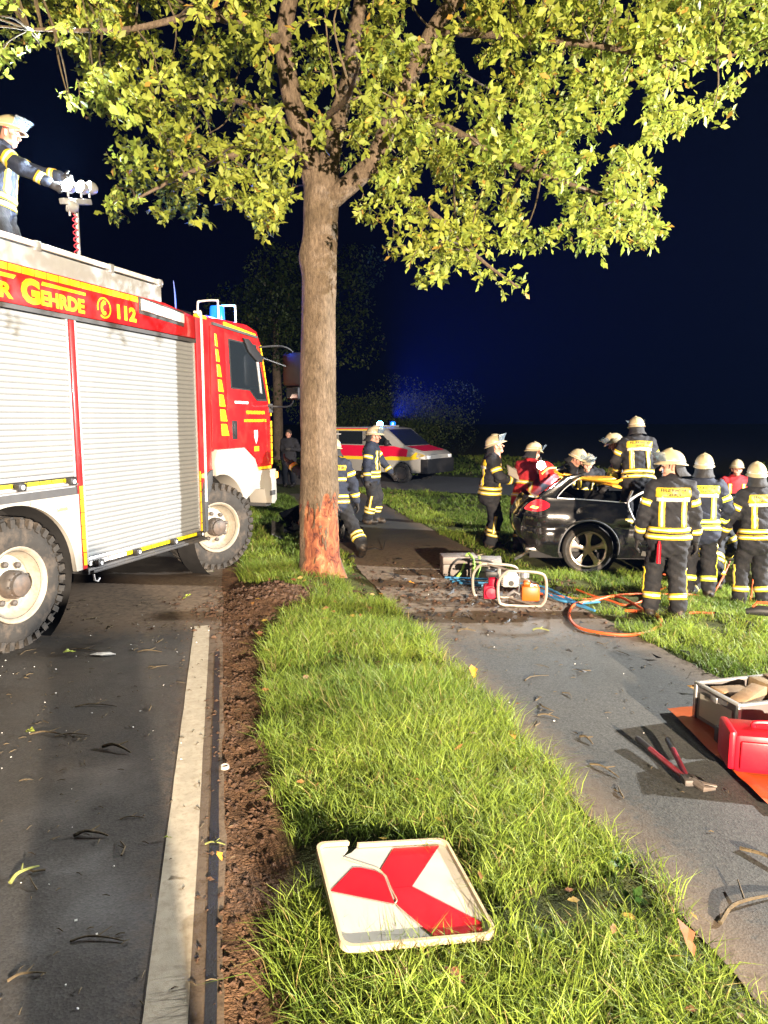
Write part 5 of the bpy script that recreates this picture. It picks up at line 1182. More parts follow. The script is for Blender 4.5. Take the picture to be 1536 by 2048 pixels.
def car_wheel(x, y, left):
    e = link('wheel', None, CAR, (x, y, .335), (0, 0, PI if left else 0))
    MB().lathe([(.235, .02), (.26, .0), (.30, -.004), (.325, .015), (.336, .04), (.336, .18), (.32, .21), (.24, .215)], 48, 'y').build('tyre', 'tyre', e)
    MB().lathe([(.238, .02), (.246, -.002), (.238, -.006), (.224, .005), (.218, .06), (.20, .15), (.0, .15)], 48, 'y').build('rim_barrel', 'black_plastic', e)
    m = MB(); m.lathe([(.246, -.001), (.248, -.006), (.236, -.009), (.222, .004)], 48, 'y'); m.lathe([(.065, .03), (.062, .008), (.035, .0), (.0, .002)], 24, 'y')
    for k in range(5):
        a = 2 * PI * k / 5 + .31; Mx = Matrix.Rotation(-a, 4, 'Y')
        m.prism([(.03, -.034), (.10, -.028), (.17, -.036), (.232, -.062), (.236, -.018), (.236, .018), (.232, .062), (.17, .036), (.10, .028), (.03, .034)], .004, .03, bev=.006, mat=Mx)
    m.build('rim', 'rim_car', e); return e
car_wheel(0, -.885, False); car_wheel(2.8, -.885, False); car_wheel(0, .885, True); car_wheel(2.8, .885, True)

for ch in list(CAR.children):          # short rear overhang
    if ch.type == 'MESH':
        for v in ch.data.vertices:
            if v.co.x < -.40: v.co.x = -.40 + (v.co.x + .40) * .72
# ------------------------------------------------------------------ ambulance car on the side road
VAN = thing('ambulance', 'white and red ambulance car with a lit blue beacon on the side road', 'ambulance', (-1.5, 25.2, .0), R(90 - 122))
VH = 1.82
prof = [(-1.0, .35), (-1.05, .7), (-1.03, 1.2), (-.95, 1.7), (-.85, VH - .04), (-.5, VH), (2.0, VH), (2.35, VH - .06), (2.75, 1.48), (3.1, 1.20), (3.75, 1.04), (3.92, .92), (3.98, .62), (3.95, .35), (3.2, .28), (-.4, .28)]
def varch(c): return [(c + .36 * math.cos(R(a)), .32 + .36 * math.sin(R(a))) for a in range(0, 181, 15)]
vp = prof[:14] + varch(3.0) + varch(-.02)
part('body_shell', 'van_white', lambda m: m.prism(vp, -.92, .92, bev=.07), VAN)
YS = -.922
def vpanel(nm, mat, poly, y=YS, t=.004):
    part(nm, mat, lambda m: m.prism(poly, y - t, y + .003), VAN, False); part(nm, mat, lambda m: m.prism(poly, -y - .003, -y + t), VAN, False)
vpanel('red_stripe', 'van_red', [(-1.0, .84), (-1.0, 1.22), (2.72, 1.20), (3.25, 1.10), (3.2, .87), (2.6, .87), (2.4, .84)])
vpanel('yellow_stripe', 'van_yellow', [(-1.0, .72), (-1.0, .835), (2.4, .835), (2.6, .865), (3.35, .865), (3.55, 1.02), (3.9, .92), (3.6, .80), (3.2, .74)])
vpanel('roof_stripe', 'van_yellow', [(-.85, 1.70), (-.85, 1.74), (2.0, 1.74), (2.0, 1.70)])
vpanel('roof_stripe', 'van_red', [(-.85, 1.745), (-.85, 1.775), (2.1, 1.775), (2.1, 1.745)])
vpanel('side_window', 'glass_dark', [(-.93, 1.24), (-.88, 1.66), (.45, 1.68), (.45, 1.24)]); vpanel('side_window', 'glass_dark', [(.52, 1.24), (.52, 1.68), (1.50, 1.68), (1.50, 1.24)])
vpanel('door_window', 'glass_dark', [(1.62, 1.22), (1.62, 1.68), (2.05, 1.67), (2.35, 1.52), (2.66, 1.22)])
vpanel('door_gap', 'black_plastic', [(1.55, .4), (1.565, .4), (1.565, 1.7), (1.55, 1.7)], t=.006)
vpanel('headlight', 'lamp_off', [(3.55, .86), (3.90, .80), (3.86, .92), (3.62, 1.0)])
part('windscreen', 'glass_dark', lambda m: m.add([(2.40, -.74, 1.74), (2.40, .74, 1.74), (2.77, .80, 1.485), (2.77, -.80, 1.485), (3.1, .82, 1.22), (3.1, -.82, 1.22)], [(0, 1, 2, 3), (3, 2, 4, 5)]), VAN)
part('bonnet', 'van_red', lambda m: m.add([(3.13, -.78, 1.205), (3.13, .78, 1.205), (3.74, .72, 1.055), (3.74, -.72, 1.055)], [(0, 1, 2, 3)]), VAN)
part('grille', 'black_plastic', lambda m: m.box(3.72, 4.0, -.93, .93, .33, .80, bev=.03), VAN)
part('headlight', 'lamp_off', lambda m: (m.box(3.80, 3.95, -.86, -.62, .80, .92, bev=.03), m.box(3.80, 3.95, .62, .86, .80, .92, bev=.03)), VAN)
part('mirror', 'black_plastic', lambda m: m.box(2.45, 2.58, -1.10, -.93, 1.20, 1.40, bev=.04), VAN)
part('red_cross', 'van_red', lambda m: (m.box(-.30, .0, YS - .010, YS - .005, 1.44, 1.54), m.box(-.20, -.10, YS - .011, YS - .005, 1.34, 1.64)), VAN, False)
for k, w in enumerate((.52, .34, .34)): part('lettering_line', 'rail_paint', lambda m: m.box(.09, .09 + w, YS - .010, YS - .005, 1.555 - .085 * k, 1.595 - .085 * k), VAN, False)
for x in (-.02, 3.0):
    for s in (-1, 1):
        e = link('wheel', None, VAN, (x, s * .92, .33), (0, 0, 0 if s < 0 else PI))
        MB().lathe([(.20, .03), (.24, .0), (.31, .01), (.33, .04), (.33, .2), (.2, .2)], 28, 'y').build('tyre', 'tyre', e); MB().lathe([(.21, .03), (.2, .01), (.12, .03), (.0, .02)], 20, 'y').build('rim', 'hub', e)
bb = part('light_bar', 'van_white', lambda m: m.box(1.72, 2.02, -.62, .62, VH, VH + .05, bev=.015), VAN)
part('beacon', 'blue_lens_on', lambda m: m.lathe([(.10, VH + .05), (.10, VH + .14), (.06, VH + .18), (0, VH + .185)], 18, 'z', mat=Matrix.Translation((1.87, -.42, 0))), bb)
part('beacon', 'blue_lens', lambda m: m.lathe([(.10, VH + .05), (.10, VH + .14), (.06, VH + .18), (0, VH + .185)], 18, 'z', mat=Matrix.Translation((1.87, .42, 0))), bb)
ld = bpy.data.lights.new('beacon', 'SPOT'); ld.energy = 22000; ld.color = (.02, .08, 1); ld.shadow_soft_size = .12; ld.spot_size = R(88); ld.spot_blend = .7   # the turning beam, pointing away over the bushes
lo = bpy.data.objects.new('beacon_light', ld); COL.objects.link(lo); lo.location = (.35, 24.1, VH + .35); lo.rotation_euler = Vector((.55, .62, .56)).to_track_quat('-Z', 'Y').to_euler()
lo.parent = VAN; lo.matrix_parent_inverse = (Matrix.Translation((-1.5, 25.2, 0)) @ Matrix.Rotation(R(90 - 122), 4, 'Z')).inverted()

# ------------------------------------------------------------------ things lying about
def tag_obj(o, label, cat, group=None): return tag(o, label, cat, group)
# broken curve sign, fitted pose filled in below
def curve_sign():
    S = thing('curve_sign', 'broken red and white chevron sign panel lying in the verge grass', 'road sign')
    h = .30
    def cl(poly, x0, x1): return poly
    out = []
    NOTCH = [(-.115, .298), (-.148, .262), (-.198, .232), (-.160, .285), (-.156, .318)]
    for cx, cyy, a0 in ((h - .045, h - .045, 0), (-h + .045, h - .027, 90), (-h + .045, -h + .045, 180), (h - .045, -h + .045, 270)):
        if a0 == 90: out += NOTCH
        out += [(cx + .045 * math.cos(R(a0 + a)), cyy + .045 * math.sin(R(a0 + a))) for a in range(0, 91, 18)]
    # panel split along the crack: a bent left strip and the main plate; the top edge is torn out between them
    crack = [(-.145, .30), (-.175, .235), (-.155, .175), (-.075, .155), (-.04, .11), (-.035, .0), (-.03, -.05), (-.045, -.07)]
    part('plate', 'sign_white', lambda m: m.prism(out, -.004, 0., plane='xy'), S, False)
    def film(nm, mat, poly, z=.0015): return part(nm, mat, lambda m: m.prism(poly, z - .001, z + .001, plane='xy'), S, False)
    film('chevron', 'sign_red', [(-.285, .02), (-.165, .155), (-.13, .15), (-.075, .125), (-.045, .085), (-.045, -.08)], .0035)
    film('chevron', 'sign_red', [(-.04, .145), (.045, .27), (.262, .27), (.055, .012), (-.032, .012), (-.032, .09), (-.05, .125)], .0035)
    film('chevron', 'sign_red', [(-.035, .011), (.055, .011), (.27, -.22), (.255, -.265), (.06, -.272), (-.036, -.088)], .0035)
    part('crack', 'sign_rim', lambda m: m.tube([(x, y, .004) for x, y in spline([(-.19, .225), (-.10, .165), (-.055, .13), (-.04, .08), (-.035, 0), (-.03, -.06), (-.045, -.08)], 4)], .0022, 5), S)
    # rim: raised edge, missing where the corner was torn
    n = len(out)
    def rim(m, idx):
        pts = [out[i % n] for i in idx]
        for (a, b), (c, d) in zip(pts[:-1], pts[1:]):
            s1, s2 = .968, 1.010
            q = [(a * s1, b * s1), (c * s1, d * s1), (c * s2, d * s2), (a * s2, b * s2)]
            m.add([(x, y, .003) for x, y in q] + [(x, y, .021) for x, y in q] + [(x, y, -.006) for x, y in q], [(4, 5, 6, 7), (0, 1, 5, 4), (2, 3, 7, 6), (2, 3, 11, 10), (3, 0, 4, 7), (1, 2, 6, 5)])
    part('rim', 'sign_rim', lambda m: rim(m, list(range(10, n + 7))), S)
    return S, out
SIGN, _o = curve_sign()
def cuboid(nm, mat, c, s, parent=None, bev=.01, rz=0): return part(nm, mat, lambda m: m.box(-s[0] / 2, s[0] / 2, -s[1] / 2, s[1] / 2, 0, s[2], bev=bev), parent)
# orange tarp with crate, canister, small box, bolt cutters
TZ = .012
def tarp(m):
    nx, ny = 26, 30
    P = np.array([[2.00, 4.72], [3.3, 4.95], [3.2, 3.2], [2.04, 3.44]]); V = []
    for i in range(nx):
        for j in range(ny):
            s, t = i / (nx - 1), j / (ny - 1); p = (P[0] * (1 - s) + P[1] * s) * (1 - t) + (P[3] * (1 - s) + P[2] * s) * t
            e = min(s, 1 - s, t, 1 - t); V.append((p[0], p[1], TZ + .012 * vnoise(p[0] * 5, p[1] * 5, 3.) + (.02 * vnoise(p[0] * 9, p[1] * 9, 1.) if e < .08 else 0)))
    m.add(V, [(i * ny + j, i * ny + j + 1, (i + 1) * ny + j + 1, (i + 1) * ny + j) for i in range(nx - 1) for j in range(ny - 1)])
tag(part('ground_tarp', 'tarp_orange', tarp, None), 'orange tarpaulin spread on the footpath under the tools', 'tarpaulin')
CR = thing('tool_crate', 'open grey metal crate of timber blocks on the orange tarpaulin', 'crate', (2.14, 4.60, TZ + .012), R(-76))
L_, W_, H_ = .40, .85, .235   # along its short end, long side, height (long side runs to the right)
def crate_shell(m):
    t = .012
    m.box(0, L_, 0, t, 0, H_); m.box(0, L_, W_ - t, W_, 0, H_); m.box(0, t, t, W_ - t, 0, H_); m.box(L_ - t, L_, t, W_ - t, 0, H_); m.box(t, L_ - t, t, W_ - t, 0, t)
part('crate_wall', 'crate_grey', crate_shell, CR, False)
part('crate_rim', 'alu', lambda m: (m.box(-.01, L_ + .01, -.012, .014, H_, H_ + .018, bev=.004), m.box(-.01, L_ + .01, W_ - .014, W_ + .012, H_, H_ + .018, bev=.004), m.box(-.012, .014, .015, W_ - .015, H_, H_ + .017, bev=.004), m.box(L_ - .014, L_ + .012, .015, W_ - .015, H_, H_ + .017, bev=.004)), CR)
for x in (.0, L_ - .004):
    for y in (.0, W_): part('crate_post', 'steel', lambda m: m.box(x - .012, x + .016, y - .012, y + .012, 0, H_, bev=.003), CR)
part('end_panel', 'sign_white', lambda m: m.box(.05, L_ - .05, -.006, -.001, .03, H_ - .05), CR)
part('crate_latch', 'steel', lambda m: m.box(.16, .22, -.016, -.006, H_ - .055, H_ - .015, bev=.004), CR)
# timber in the crate
for k, (x, y, l, w, h, a, mt) in enumerate(((.12, .19, .12, .30, .10, 8, 'wood'), (.27, .18, .10, .34, .12, 24, 'wood'), (.20, .48, .36, .16, .10, 4, 'wood_pale'), (.12, .66, .18, .28, .11, -8, 'wood_pale'), (.31, .62, .12, .34, .09, 12, 'wood'))):
    o = part('timber_block', mt, lambda m: m.box(-l / 2, l / 2, -w / 2, w / 2, 0, h, bev=.005), None); o.parent = None
    o.matrix_world = Matrix.Translation((2.14, 4.60, TZ + .012)) @ Matrix.Rotation(R(-76), 4, 'Z') @ Matrix.Translation((x, y, .13 + .012 * k)) @ Matrix.Rotation(R(a), 4, 'Z') @ Matrix.Rotation(R(5 if k % 2 else -6), 4, 'X')
    tag(o, ['brown timber block at the crate end nearest the bolt cutters', 'brown timber wedge leaning across the crate', 'pale timber board lying across the middle of the crate', 'pale timber block deep in the crate', 'brown timber strip along the far crate wall'][k], 'timber', 'timber in the crate')
CN = thing('fuel_canister', 'bright red plastic canister case on the orange tarpaulin', 'canister', (2.06, 4.0, TZ + .012), R(-12))
part('case_body', 'canister_red', lambda m: (m.box(.03, .60, -.20, .06, 0, .235, bev=.03), m.box(.06, .58, -.215, -.19, .03, .20, bev=.01)), CN)
part('case_lid', 'canister_red', lambda m: m.box(.0, .05, -.19, .05, .012, .245, bev=.02), CN)
part('carry_handle', 'canister_red', lambda m: m.tube(spline([(.16, -.07, .23), (.18, -.07, .265), (.42, -.07, .265), (.44, -.07, .23)], 5), .014, 8), CN)
CN.location = (2.03, 4.02, TZ + .012)
BX = part('tool_box', 'black_plastic', lambda m: (m.box(2.10, 2.5, 4.12, 4.24, TZ + .012, TZ + .12, bev=.012), m.box(2.14, 2.3, 4.13, 4.23, TZ + .12, TZ + .128, bev=.003)), None)
tag(BX, 'small black box wedged between crate and red canister', 'box')
BC = thing('bolt_cutters', 'maroon handled bolt cutters lying open on the footpath', 'bolt cutters')
J = Vector((1.72, 3.72, .03)); 
for hx, hy, nm in ((1.60, 4.20, 'a'), (1.79, 4.19, 'b')):
    e = Vector((hx, hy, .055)); d = e - J
    h = part('handle', 'handle_maroon', lambda m: m.tube([J + d * .08, J + d * .3, J + d * .75], .0165, 10), BC); part('grip', 'black_plastic', lambda m: m.tube([J + d * .73, J + d * .97, e], [.019, .020, .017], 10), h)
part('jaw', 'hub', lambda m: (m.box(J.x - .035, J.x + .05, J.y - .035, J.y + .045, .012, .05, bev=.01), m.tube([J, J + Vector((.07, -.05, 0)), J + Vector((.13, -.06, 0))], [.026, .02, .008], 8), m.tube([J + Vector((.02, -.01, .005)), J + Vector((.05, -.085, 0)), J + Vector((.11, -.085, 0))], [.024, .02, .008], 8)), BC)
# hydraulic power unit in a tube cage
GN = thing('power_unit', 'hydraulic power unit with red engine and orange tank in a tube cage', 'power unit', (1.33, 7.62, .0), R(-6))
def cage(y): return spline([(-.04, y, .03), (-.06, y, .12), (-.055, y, .28), (.02, y, .385), (.10, y, .40), (.36, y, .39), (.45, y, .33), (.46, y, .12), (.42, y, .03), (.36, y, .012), (.06, y, .012), (-.04, y, .03)], 5)
part('cage_hoop', 'frame_tube', lambda m: m.tube(cage(-.06), .0155, 8), GN); 
part('cage_hoop', 'frame_tube', lambda m: m.tube([(x - .27, y, z) for x, y, z in cage(.30)], .0155, 8), GN)
part('cage_bar', 'frame_tube', lambda m: [m.tube([(a, -.06, z), (a - .27, .30, z)], .012, 7) for a, z in ((.06, .014), (.36, .014), (.10, .40))], GN)
part('fuel_tank', 'orange_tank', lambda m: (m.box(.20, .40, -.02, .16, .05, .22, bev=.025), m.box(.22, .30, .0, .12, .22, .27, bev=.02)), GN)
part('engine_block', 'engine_pale', lambda m: (m.box(-.01, .16, .0, .18, .20, .34, bev=.02), [m.box(-.02, .17, .02, .16, .215 + .022 * k, .223 + .022 * k) for k in range(5)]), GN)
part('engine_cover', 'engine_red', lambda m: (m.box(-.22, -.05, .02, .20, .05, .21, bev=.03), m.lathe([(.07, -.02), (.06, -.04), (0, -.045)], 18, 'y', mat=Matrix.Translation((-.13, .03, .13))), m.lathe([(.055, .2), (.055, .28), (.03, .30), (0, .3)], 16, 'z', mat=Matrix.Translation((-.11, .1, 0)))), GN)
part('exhaust', 'steel', lambda m: (m.lathe([(.0, .30), (.05, .30), (.05, .36), (.0, .365)], 16, 'z', mat=Matrix.Translation((.24, .1, 0))), m.tube([(.05, .05, .1), (.12, .02, .16), (.18, .04, .12)], .02, 8)), GN)
part('air_filter', 'black_plastic', lambda m: (m.box(-.2, -.06, .04, .18, .30, .37, bev=.02), m.lathe([(.03, -.012), (.03, -.02), (0, -.02)], 12, 'y', mat=Matrix.Translation((.085, .01, .25)))), GN)
# grey cases behind it, with a green strap
for k, (x, y, w, h, a) in enumerate(((.78, 9.05, .46, .26, 4), (1.12, 8.95, .40, .25, -8))):
    c = thing('equipment_case', ['grey equipment case on the footpath nearest the tree', 'grey equipment case with a green strap beside the power unit'][k], 'case', (x, y, 0), R(a), 'grey cases on the path')
    part('case_body', 'case_grey', lambda m: m.box(0, w, 0, .3, 0, h * .62, bev=.015), c); part('case_lid', 'case_grey', lambda m: m.box(-.006, w + .006, -.006, .306, h * .63, h, bev=.015), c)
    part('case_handle', 'black_plastic', lambda m: m.tube(spline([(w * .3, -.01, h * .42), (w * .32, -.035, h * .4), (w * .68, -.035, h * .4), (w * .7, -.01, h * .42)], 4), .009, 6), c)
    if k: part('strap', 'strap_green', lambda m: (m.tube(spline([(.04, -.02, .0), (.05, -.03, .2), (.02, .1, h + .02), (-.04, .2, h + .03), (-.1, .05, .1), (-.16, -.05, .02)], 6), .018, 5), m.tube(spline([(.09, -.03, .01), (.13, -.03, .18), (.12, .1, h + .02)], 6), .016, 5)), c)
# hoses
def hose(nm, mat, pts, r, label, cat='hose', z=None):
    q = spline([(x, y, (float(gz(*w2r(x, y))) + r + .015 if not (1.8 < w2r(x, y)[0] < 3.82) else r + .006) + dz) for x, y, dz in pts], 9)
    return tag(part(nm, mat, lambda m: m.tube(q, r, 9), None), label, cat)
def gp(px, py): q = unpix(px, py, 1.); d = q - np.array([0, 0, CH]); t = -CH / d[2]; return d[0] * t, d[1] * t
def hp(*pp): return [(*gp(p[0], p[1]), (p[2] if len(p) > 2 else 0)) for p in pp]
hose('hydraulic_hose', 'hose_orange', hp((1322, 1258), (1318, 1238), (1290, 1222), (1235, 1195), (1190, 1200), (1150, 1212), (1138, 1235), (1155, 1258), (1200, 1270), (1260, 1274), (1305, 1264), (1322, 1240), (1300, 1225), (1250, 1218)), .015, 'orange hydraulic hose looped on the torn turf by the power unit')
hose('hydraulic_hose', 'hose_orange', hp((1042, 1183), (1080, 1190), (1130, 1196), (1180, 1196), (1240, 1192), (1300, 1188), (1330, 1180)), .012, 'orange hydraulic hose running straight from the power unit to the firefighter')
hose('hydraulic_hose', 'hose_orange', hp((1152, 1178), (1185, 1190), (1220, 1200), (1252, 1208), (1290, 1200), (1292, 1170), (1300, 1150, .05), (1360, 1150, .05), (1400, 1160), (1402, 1130, .1), (1385, 1110, .3)), .012, 'orange hydraulic hose curling round the boots of the firefighter')
hose('hydraulic_hose', 'hose_orange', hp((1300, 1190), (1380, 1190), (1420, 1175), (1445, 1160, .2), (1462, 1150, .45), (1470, 1150, .75)), .013, 'orange hydraulic hose rising towards the rescue tool')
hose('hydraulic_hose', 'hose_orange', hp((1378, 1228), (1400, 1228), (1430, 1230)), .013, 'short orange hose end lying in the grass')
hose('tool_cable', 'black_plastic', hp((1430, 1230), (1460, 1238), (1490, 1250), (1505, 1256)), .016, 'black hose end joining the tool in the grass')
hose('hydraulic_hose', 'hose_orange', hp((1500, 1120, .35), (1506, 1150, .15), (1500, 1195), (1495, 1200)), .012, 'orange hose hanging beside the right hand firefighter leg')
for k, pp in enumerate((((900, 1162), (950, 1168), (1010, 1172), (1060, 1180), (1110, 1195), (1150, 1212), (1190, 1222)), ((905, 1166), (960, 1174), (1040, 1170), (1090, 1178), (1130, 1196), (1180, 1218)), ((1040, 1176), (1080, 1188), (1120, 1204), (1160, 1206), (1200, 1204)), ((890, 1158), (930, 1160), (990, 1163), (1050, 1172), (1090, 1186)))):
    hose('water_hose', 'hose_blue', hp(*pp), .014, ['blue hose from the cases to the orange loop', 'blue hose crossing behind the power unit', 'short blue hose bending towards the turf', 'blue hose lying nearest the grey cases'][k])
hose('rope', 'rope_pale', hp((940, 1114), (965, 1110), (1000, 1096), (1040, 1078, .1)), .008, 'pale rope drawn along the path to the car tail', 'rope')
hose('cable', 'black_plastic', hp((735, 1100), (752, 1098), (765, 1100), (770, 1092, .08)), .006, 'thin bent wire on the path behind the tree', 'wire')
# rescue tool at the right edge
RT = thing('rescue_tool', 'red and black hydraulic rescue tool in the grass at the picture edge', 'rescue tool', (3.72, 7.0, .10), R(-20))
part('tool_body', 'black_plastic', lambda m: m.tube([(0, 0, 0), (.12, 0, .02), (.3, 0, .02)], [.03, .055, .05], 12), RT); part('tool_grip', 'hose_orange', lambda m: m.tube([(.06, .0, .05), (.1, .02, .1), (.22, .02, .1), (.27, 0, .05)], .014, 7), RT); part('tool_arm', 'steel', lambda m: m.tube([(.3, 0, .02), (.45, .04, .0), (.6, .01, -.02)], [.04, .03, .012], 8), RT)
# spine board on the car, red cover, lamp, clipboard
SB = thing('spine_board', 'yellow-orange rescue board laid across the cut car roof', 'rescue board', (2.44, 10.0, 1.27), R(-8)); SB.rotation_euler = (0, R(3), R(-8))
def board(m):
    for k in range(3): m.prism([(.02 + .05 * k, -.2), (.08 + .05 * k, -.26), (.72 + .06 * k, -.26), (.82 + .05 * k, -.17), (.82 + .05 * k, .17), (.72 + .06 * k, .26), (.08 + .05 * k, .26), (.02 + .05 * k, .2)], k * .042 - .06, k * .042 - .034, plane='xy', bev=.01, mat=Matrix.Rotation(R((-4, 3, 9)[k]), 4, 'Y') @ Matrix.Rotation(R((0, 7, -5)[k]), 4, 'Z'))
part('board', 'board_orange', board, SB); part('board_edge', 'board_orange', lambda m: m.tube(spline([(-.02, -.2, .07), (.08, -.285, .02), (.4, -.30, -.02), (.75, -.285, -.03), (.9, -.15, .0)], 5), .02, 7), SB)
part('grip_slot', 'car_interior', lambda m: [m.box(.16 + .16 * k, .26 + .16 * k, -.24, -.21, .02, .024) for k in range(4)], SB, False)
part('strap', 'strap_green', lambda m: m.tube(spline([(-.2, -.25, .02), (-.12, -.24, .1), (.0, -.1, .11)], 4), .014, 5), SB)
def red_cover(m):
    nx, ny = 14, 16; V = []
    c = np.array([[2.28, 10.35, 1.46], [2.42, 10.32, 1.44], [2.72, 10.15, 1.12], [2.28, 10.1, 1.02]])
    for i in range(nx):
        for j in range(ny):
            s, t = i / (nx - 1), j / (ny - 1); p = (c[0] * (1 - s) + c[1] * s) * (1 - t) + (c[3] * (1 - s) + c[2] * s) * t
            V.append((p[0] + .0 * s, p[1] + .04 * math.sin(s * 11 + t * 3) * (.3 + t), p[2] + .015 * math.sin(t * 9)))
    m.add(V, [(i * ny + j, i * ny + j + 1, (i + 1) * ny + j + 1, (i + 1) * ny + j) for i in range(nx - 1) for j in range(ny - 1)])
o = part('protective_cover', 'cloth_red', red_cover, None); tag(o, 'bright red protective cloth held over the car tail', 'cloth')
md = o.modifiers.new('thick', 'SOLIDIFY'); md.thickness = .008
HL = thing('hand_lamp', 'glaring hand lamp held up behind the car tail', 'lamp', (2.27, 10.12, 1.40), 0)
part('lamp_case', 'black_plastic', lambda m: (m.lathe([(0, .12), (.05, .11), (.055, .02), (.07, .0), (.066, -.004)], 18, 'y'), m.tube(spline([(0, .02, .05), (0, .03, .11), (0, .1, .11), (0, .11, .05)], 4), .011, 6)), HL); part('lamp_lens', 'lamp_white', lambda m: m.lathe([(.062, .002), (.0, -.006)], 18, 'y'), HL)
ld = bpy.data.lights.new('hand_lamp', 'SPOT'); ld.energy = 110; ld.spot_size = R(150); ld.spot_blend = .8; ld.shadow_soft_size = .05; ld.color = (.85, .95, 1)
lo = bpy.data.objects.new('lamp_light', ld); COL.objects.link(lo); lo.parent = HL; lo.location = (0, -.02, 0); lo.rotation_euler = (R(80), 0, R(190))
CBD = part('clipboard', 'case_grey', lambda m: (m.box(-.17, .17, -.12, .12, 0, .012, bev=.004), m.box(-.05, .05, .09, .12, .012, .024, bev=.004)), None); part('paper', 'paper', lambda m: m.box(-.15, .15, -.11, .085, .0125, .0145), CBD, False)
CBD.location = (2.07, 11.0, 1.20); CBD.rotation_euler = (R(42), R(28), R(20)); tag(CBD, 'grey clipboard held by the firefighter left of the car', 'clipboard')
RTc = part('signal_torch', 'canister_red', lambda m: (m.tube([(0, 0, 0), (0, 0, -.2)], [.021, .024], 10), m.tube([(0, 0, 0), (0, 0, .03)], [.014, .010], 8)), None); RTc.location = (2.80, 7.02, .80); tag(RTc, 'red signal torch hanging at the hip of the nearest firefighter', 'torch')
# car wreckage behind the tree
WK = thing('car_wreckage', 'twisted dark and silver car wreckage beside the fire engine front wheel', 'wreckage', (-1.25, 11.9, 0))
def wreck(m, n, s, z):
    for k in range(n):
        c = np.array([random.gauss(0, .32), random.gauss(0, .3), random.uniform(.03, z)]); q = [c + rng.normal(0, s, 3) for _ in range(4)]
        for p in q: p[2] = max(.01, p[2])
        m.add(q, [(0, 1, 2), (0, 2, 3), (0, 1, 3)])
part('body_fragments', 'car_black', lambda m: wreck(m, 26, .16, .34), WK, False); tag(part('torn_sheet', 'torn_metal', lambda m: wreck(m, 16, .10, .38), WK, False), kind='stuff'); part('foam_piece', 'paper', lambda m: wreck(m, 5, .08, .3), WK, False)
part('bent_bar', 'paper', lambda m: m.tube(spline([(.25, -.1, .0), (.2, -.1, .35), (.3, -.12, .55), (.22, -.1, .7)], 5), .03, 6), WK)
# small litter
def twig(name, label, px, py, L_, a, r=.006, mat='twig', fork=True, cat='twig', bend=.25):
    x, y = gp(px, py); u, v = w2r(x, y); z = 0 if (u < -.06 or 1.82 < u < 3.8) else float(gz(u, v)) + .02
    a = R(a); d = np.array([math.cos(a), math.sin(a), 0]); s = np.array([-d[1], d[0], 0])
    pts = spline([(0, 0, r), d * L_ * .3 + s * L_ * bend * .3 + [0, 0, r * 2.5], d * L_ * .7 + s * L_ * bend * .1 + [0, 0, r * 2], d * L_ + s * L_ * bend * -.2 + [0, 0, r]], 5)
    def f(m):
        m.tube(pts, list(np.linspace(r, r * .4, len(pts))), 6)
        if fork: p = pts[7]; m.tube([p, p + d * L_ * .2 + s * L_ * .22 + [0, 0, r]], [r * .6, r * .3], 5)
    o = part(name, mat, f, None); o.location = (x, y, z); return tag(o, label, cat, 'twigs on the asphalt')
TW = [(150, 1415, .30, 4, .006, 'forked dark twig left of the edge line, below the truck wheel'), (60, 1470, .26, -3, .007, 'thin twig at the left picture edge of the road'), (110, 1475, .22, 8, .006, 'twig with a bent end on the dark asphalt'), (205, 1497, .22, -18, .012, 'thick dark bark piece on the lane'), (148, 1675, .17, 3, .010, 'pale bark chip in the middle of the lane'), (20, 1770, .14, 62, .010, 'curled green twig at the left edge of the lane'), (140, 1885, .22, 3, .005, 'hair thin twig low on the lane'), (15, 1965, .13, 20, .006, 'short twig in the bottom left of the lane'), (1050, 1362, .24, 30, .006, 'pale twig lying across the footpath'), (1075, 1432, .15, -20, .007, 'short dark stick on the footpath'), (1160, 1475, .12, -62, .009, 'stubby stick in the middle of the footpath'), (1180, 1530, .20, -50, .007, 'stick pointing at the bolt cutters'), (1480, 1700, .40, -60, .010, 'dark curved branch at the right picture edge'), (1440, 1850, .42, 28, .010, 'bent branch low at the right picture edge'), (915, 1265, .18, 5, .012, 'dark lump of twig and leaf on the path'), (1065, 1262, .16, -4, .01, 'leafy green twig on the footpath'), (130, 1302, .35, -3, .006, 'long thin twig beside the truck tyre'), (275, 1305, .22, 2, .007, 'twig in the road beside the edge line'), (240, 1640, .12, 10, .004, 'tiny twig near the edge line'), (410, 1690, .10, 0, .005, 'yellowish twig across the tar seam'), (700, 1195, .5, -58, .014, 'dark bent root end sticking out by the trunk')]
for (px, py, L_, a, r, lb) in TW: twig('twig', lb, px, py, L_, a, r, 'twig_green' if 'green' in lb or 'yellow' in lb else 'twig')
lv = LEAF * .12
def fallen(label, px, py, mat, s=.1, n=1, z=None, tilt=.4):
    x, y = gp(px, py); u, v = w2r(x, y); z = (.006 if (u < -.06 or 1.8 < u < 3.85) else float(gz(u, v)) + .07) if z is None else z
    me = MB().add([tuple(p) for p in LEAF * s + np.array([0, 0, .06 * s]) * (LEAF[:, :1] ** 2 * 30)], [tuple(t) for t in LEAF_T]).mesh('leaf', mat, False)
    o = link('fallen_leaf', me, None, (x, y, z + s * .12), (tilt * random.uniform(.2, 1), tilt * random.uniform(-1, 1), random.uniform(0, 6))); return tag(o, label, 'leaf', 'fallen leaves')
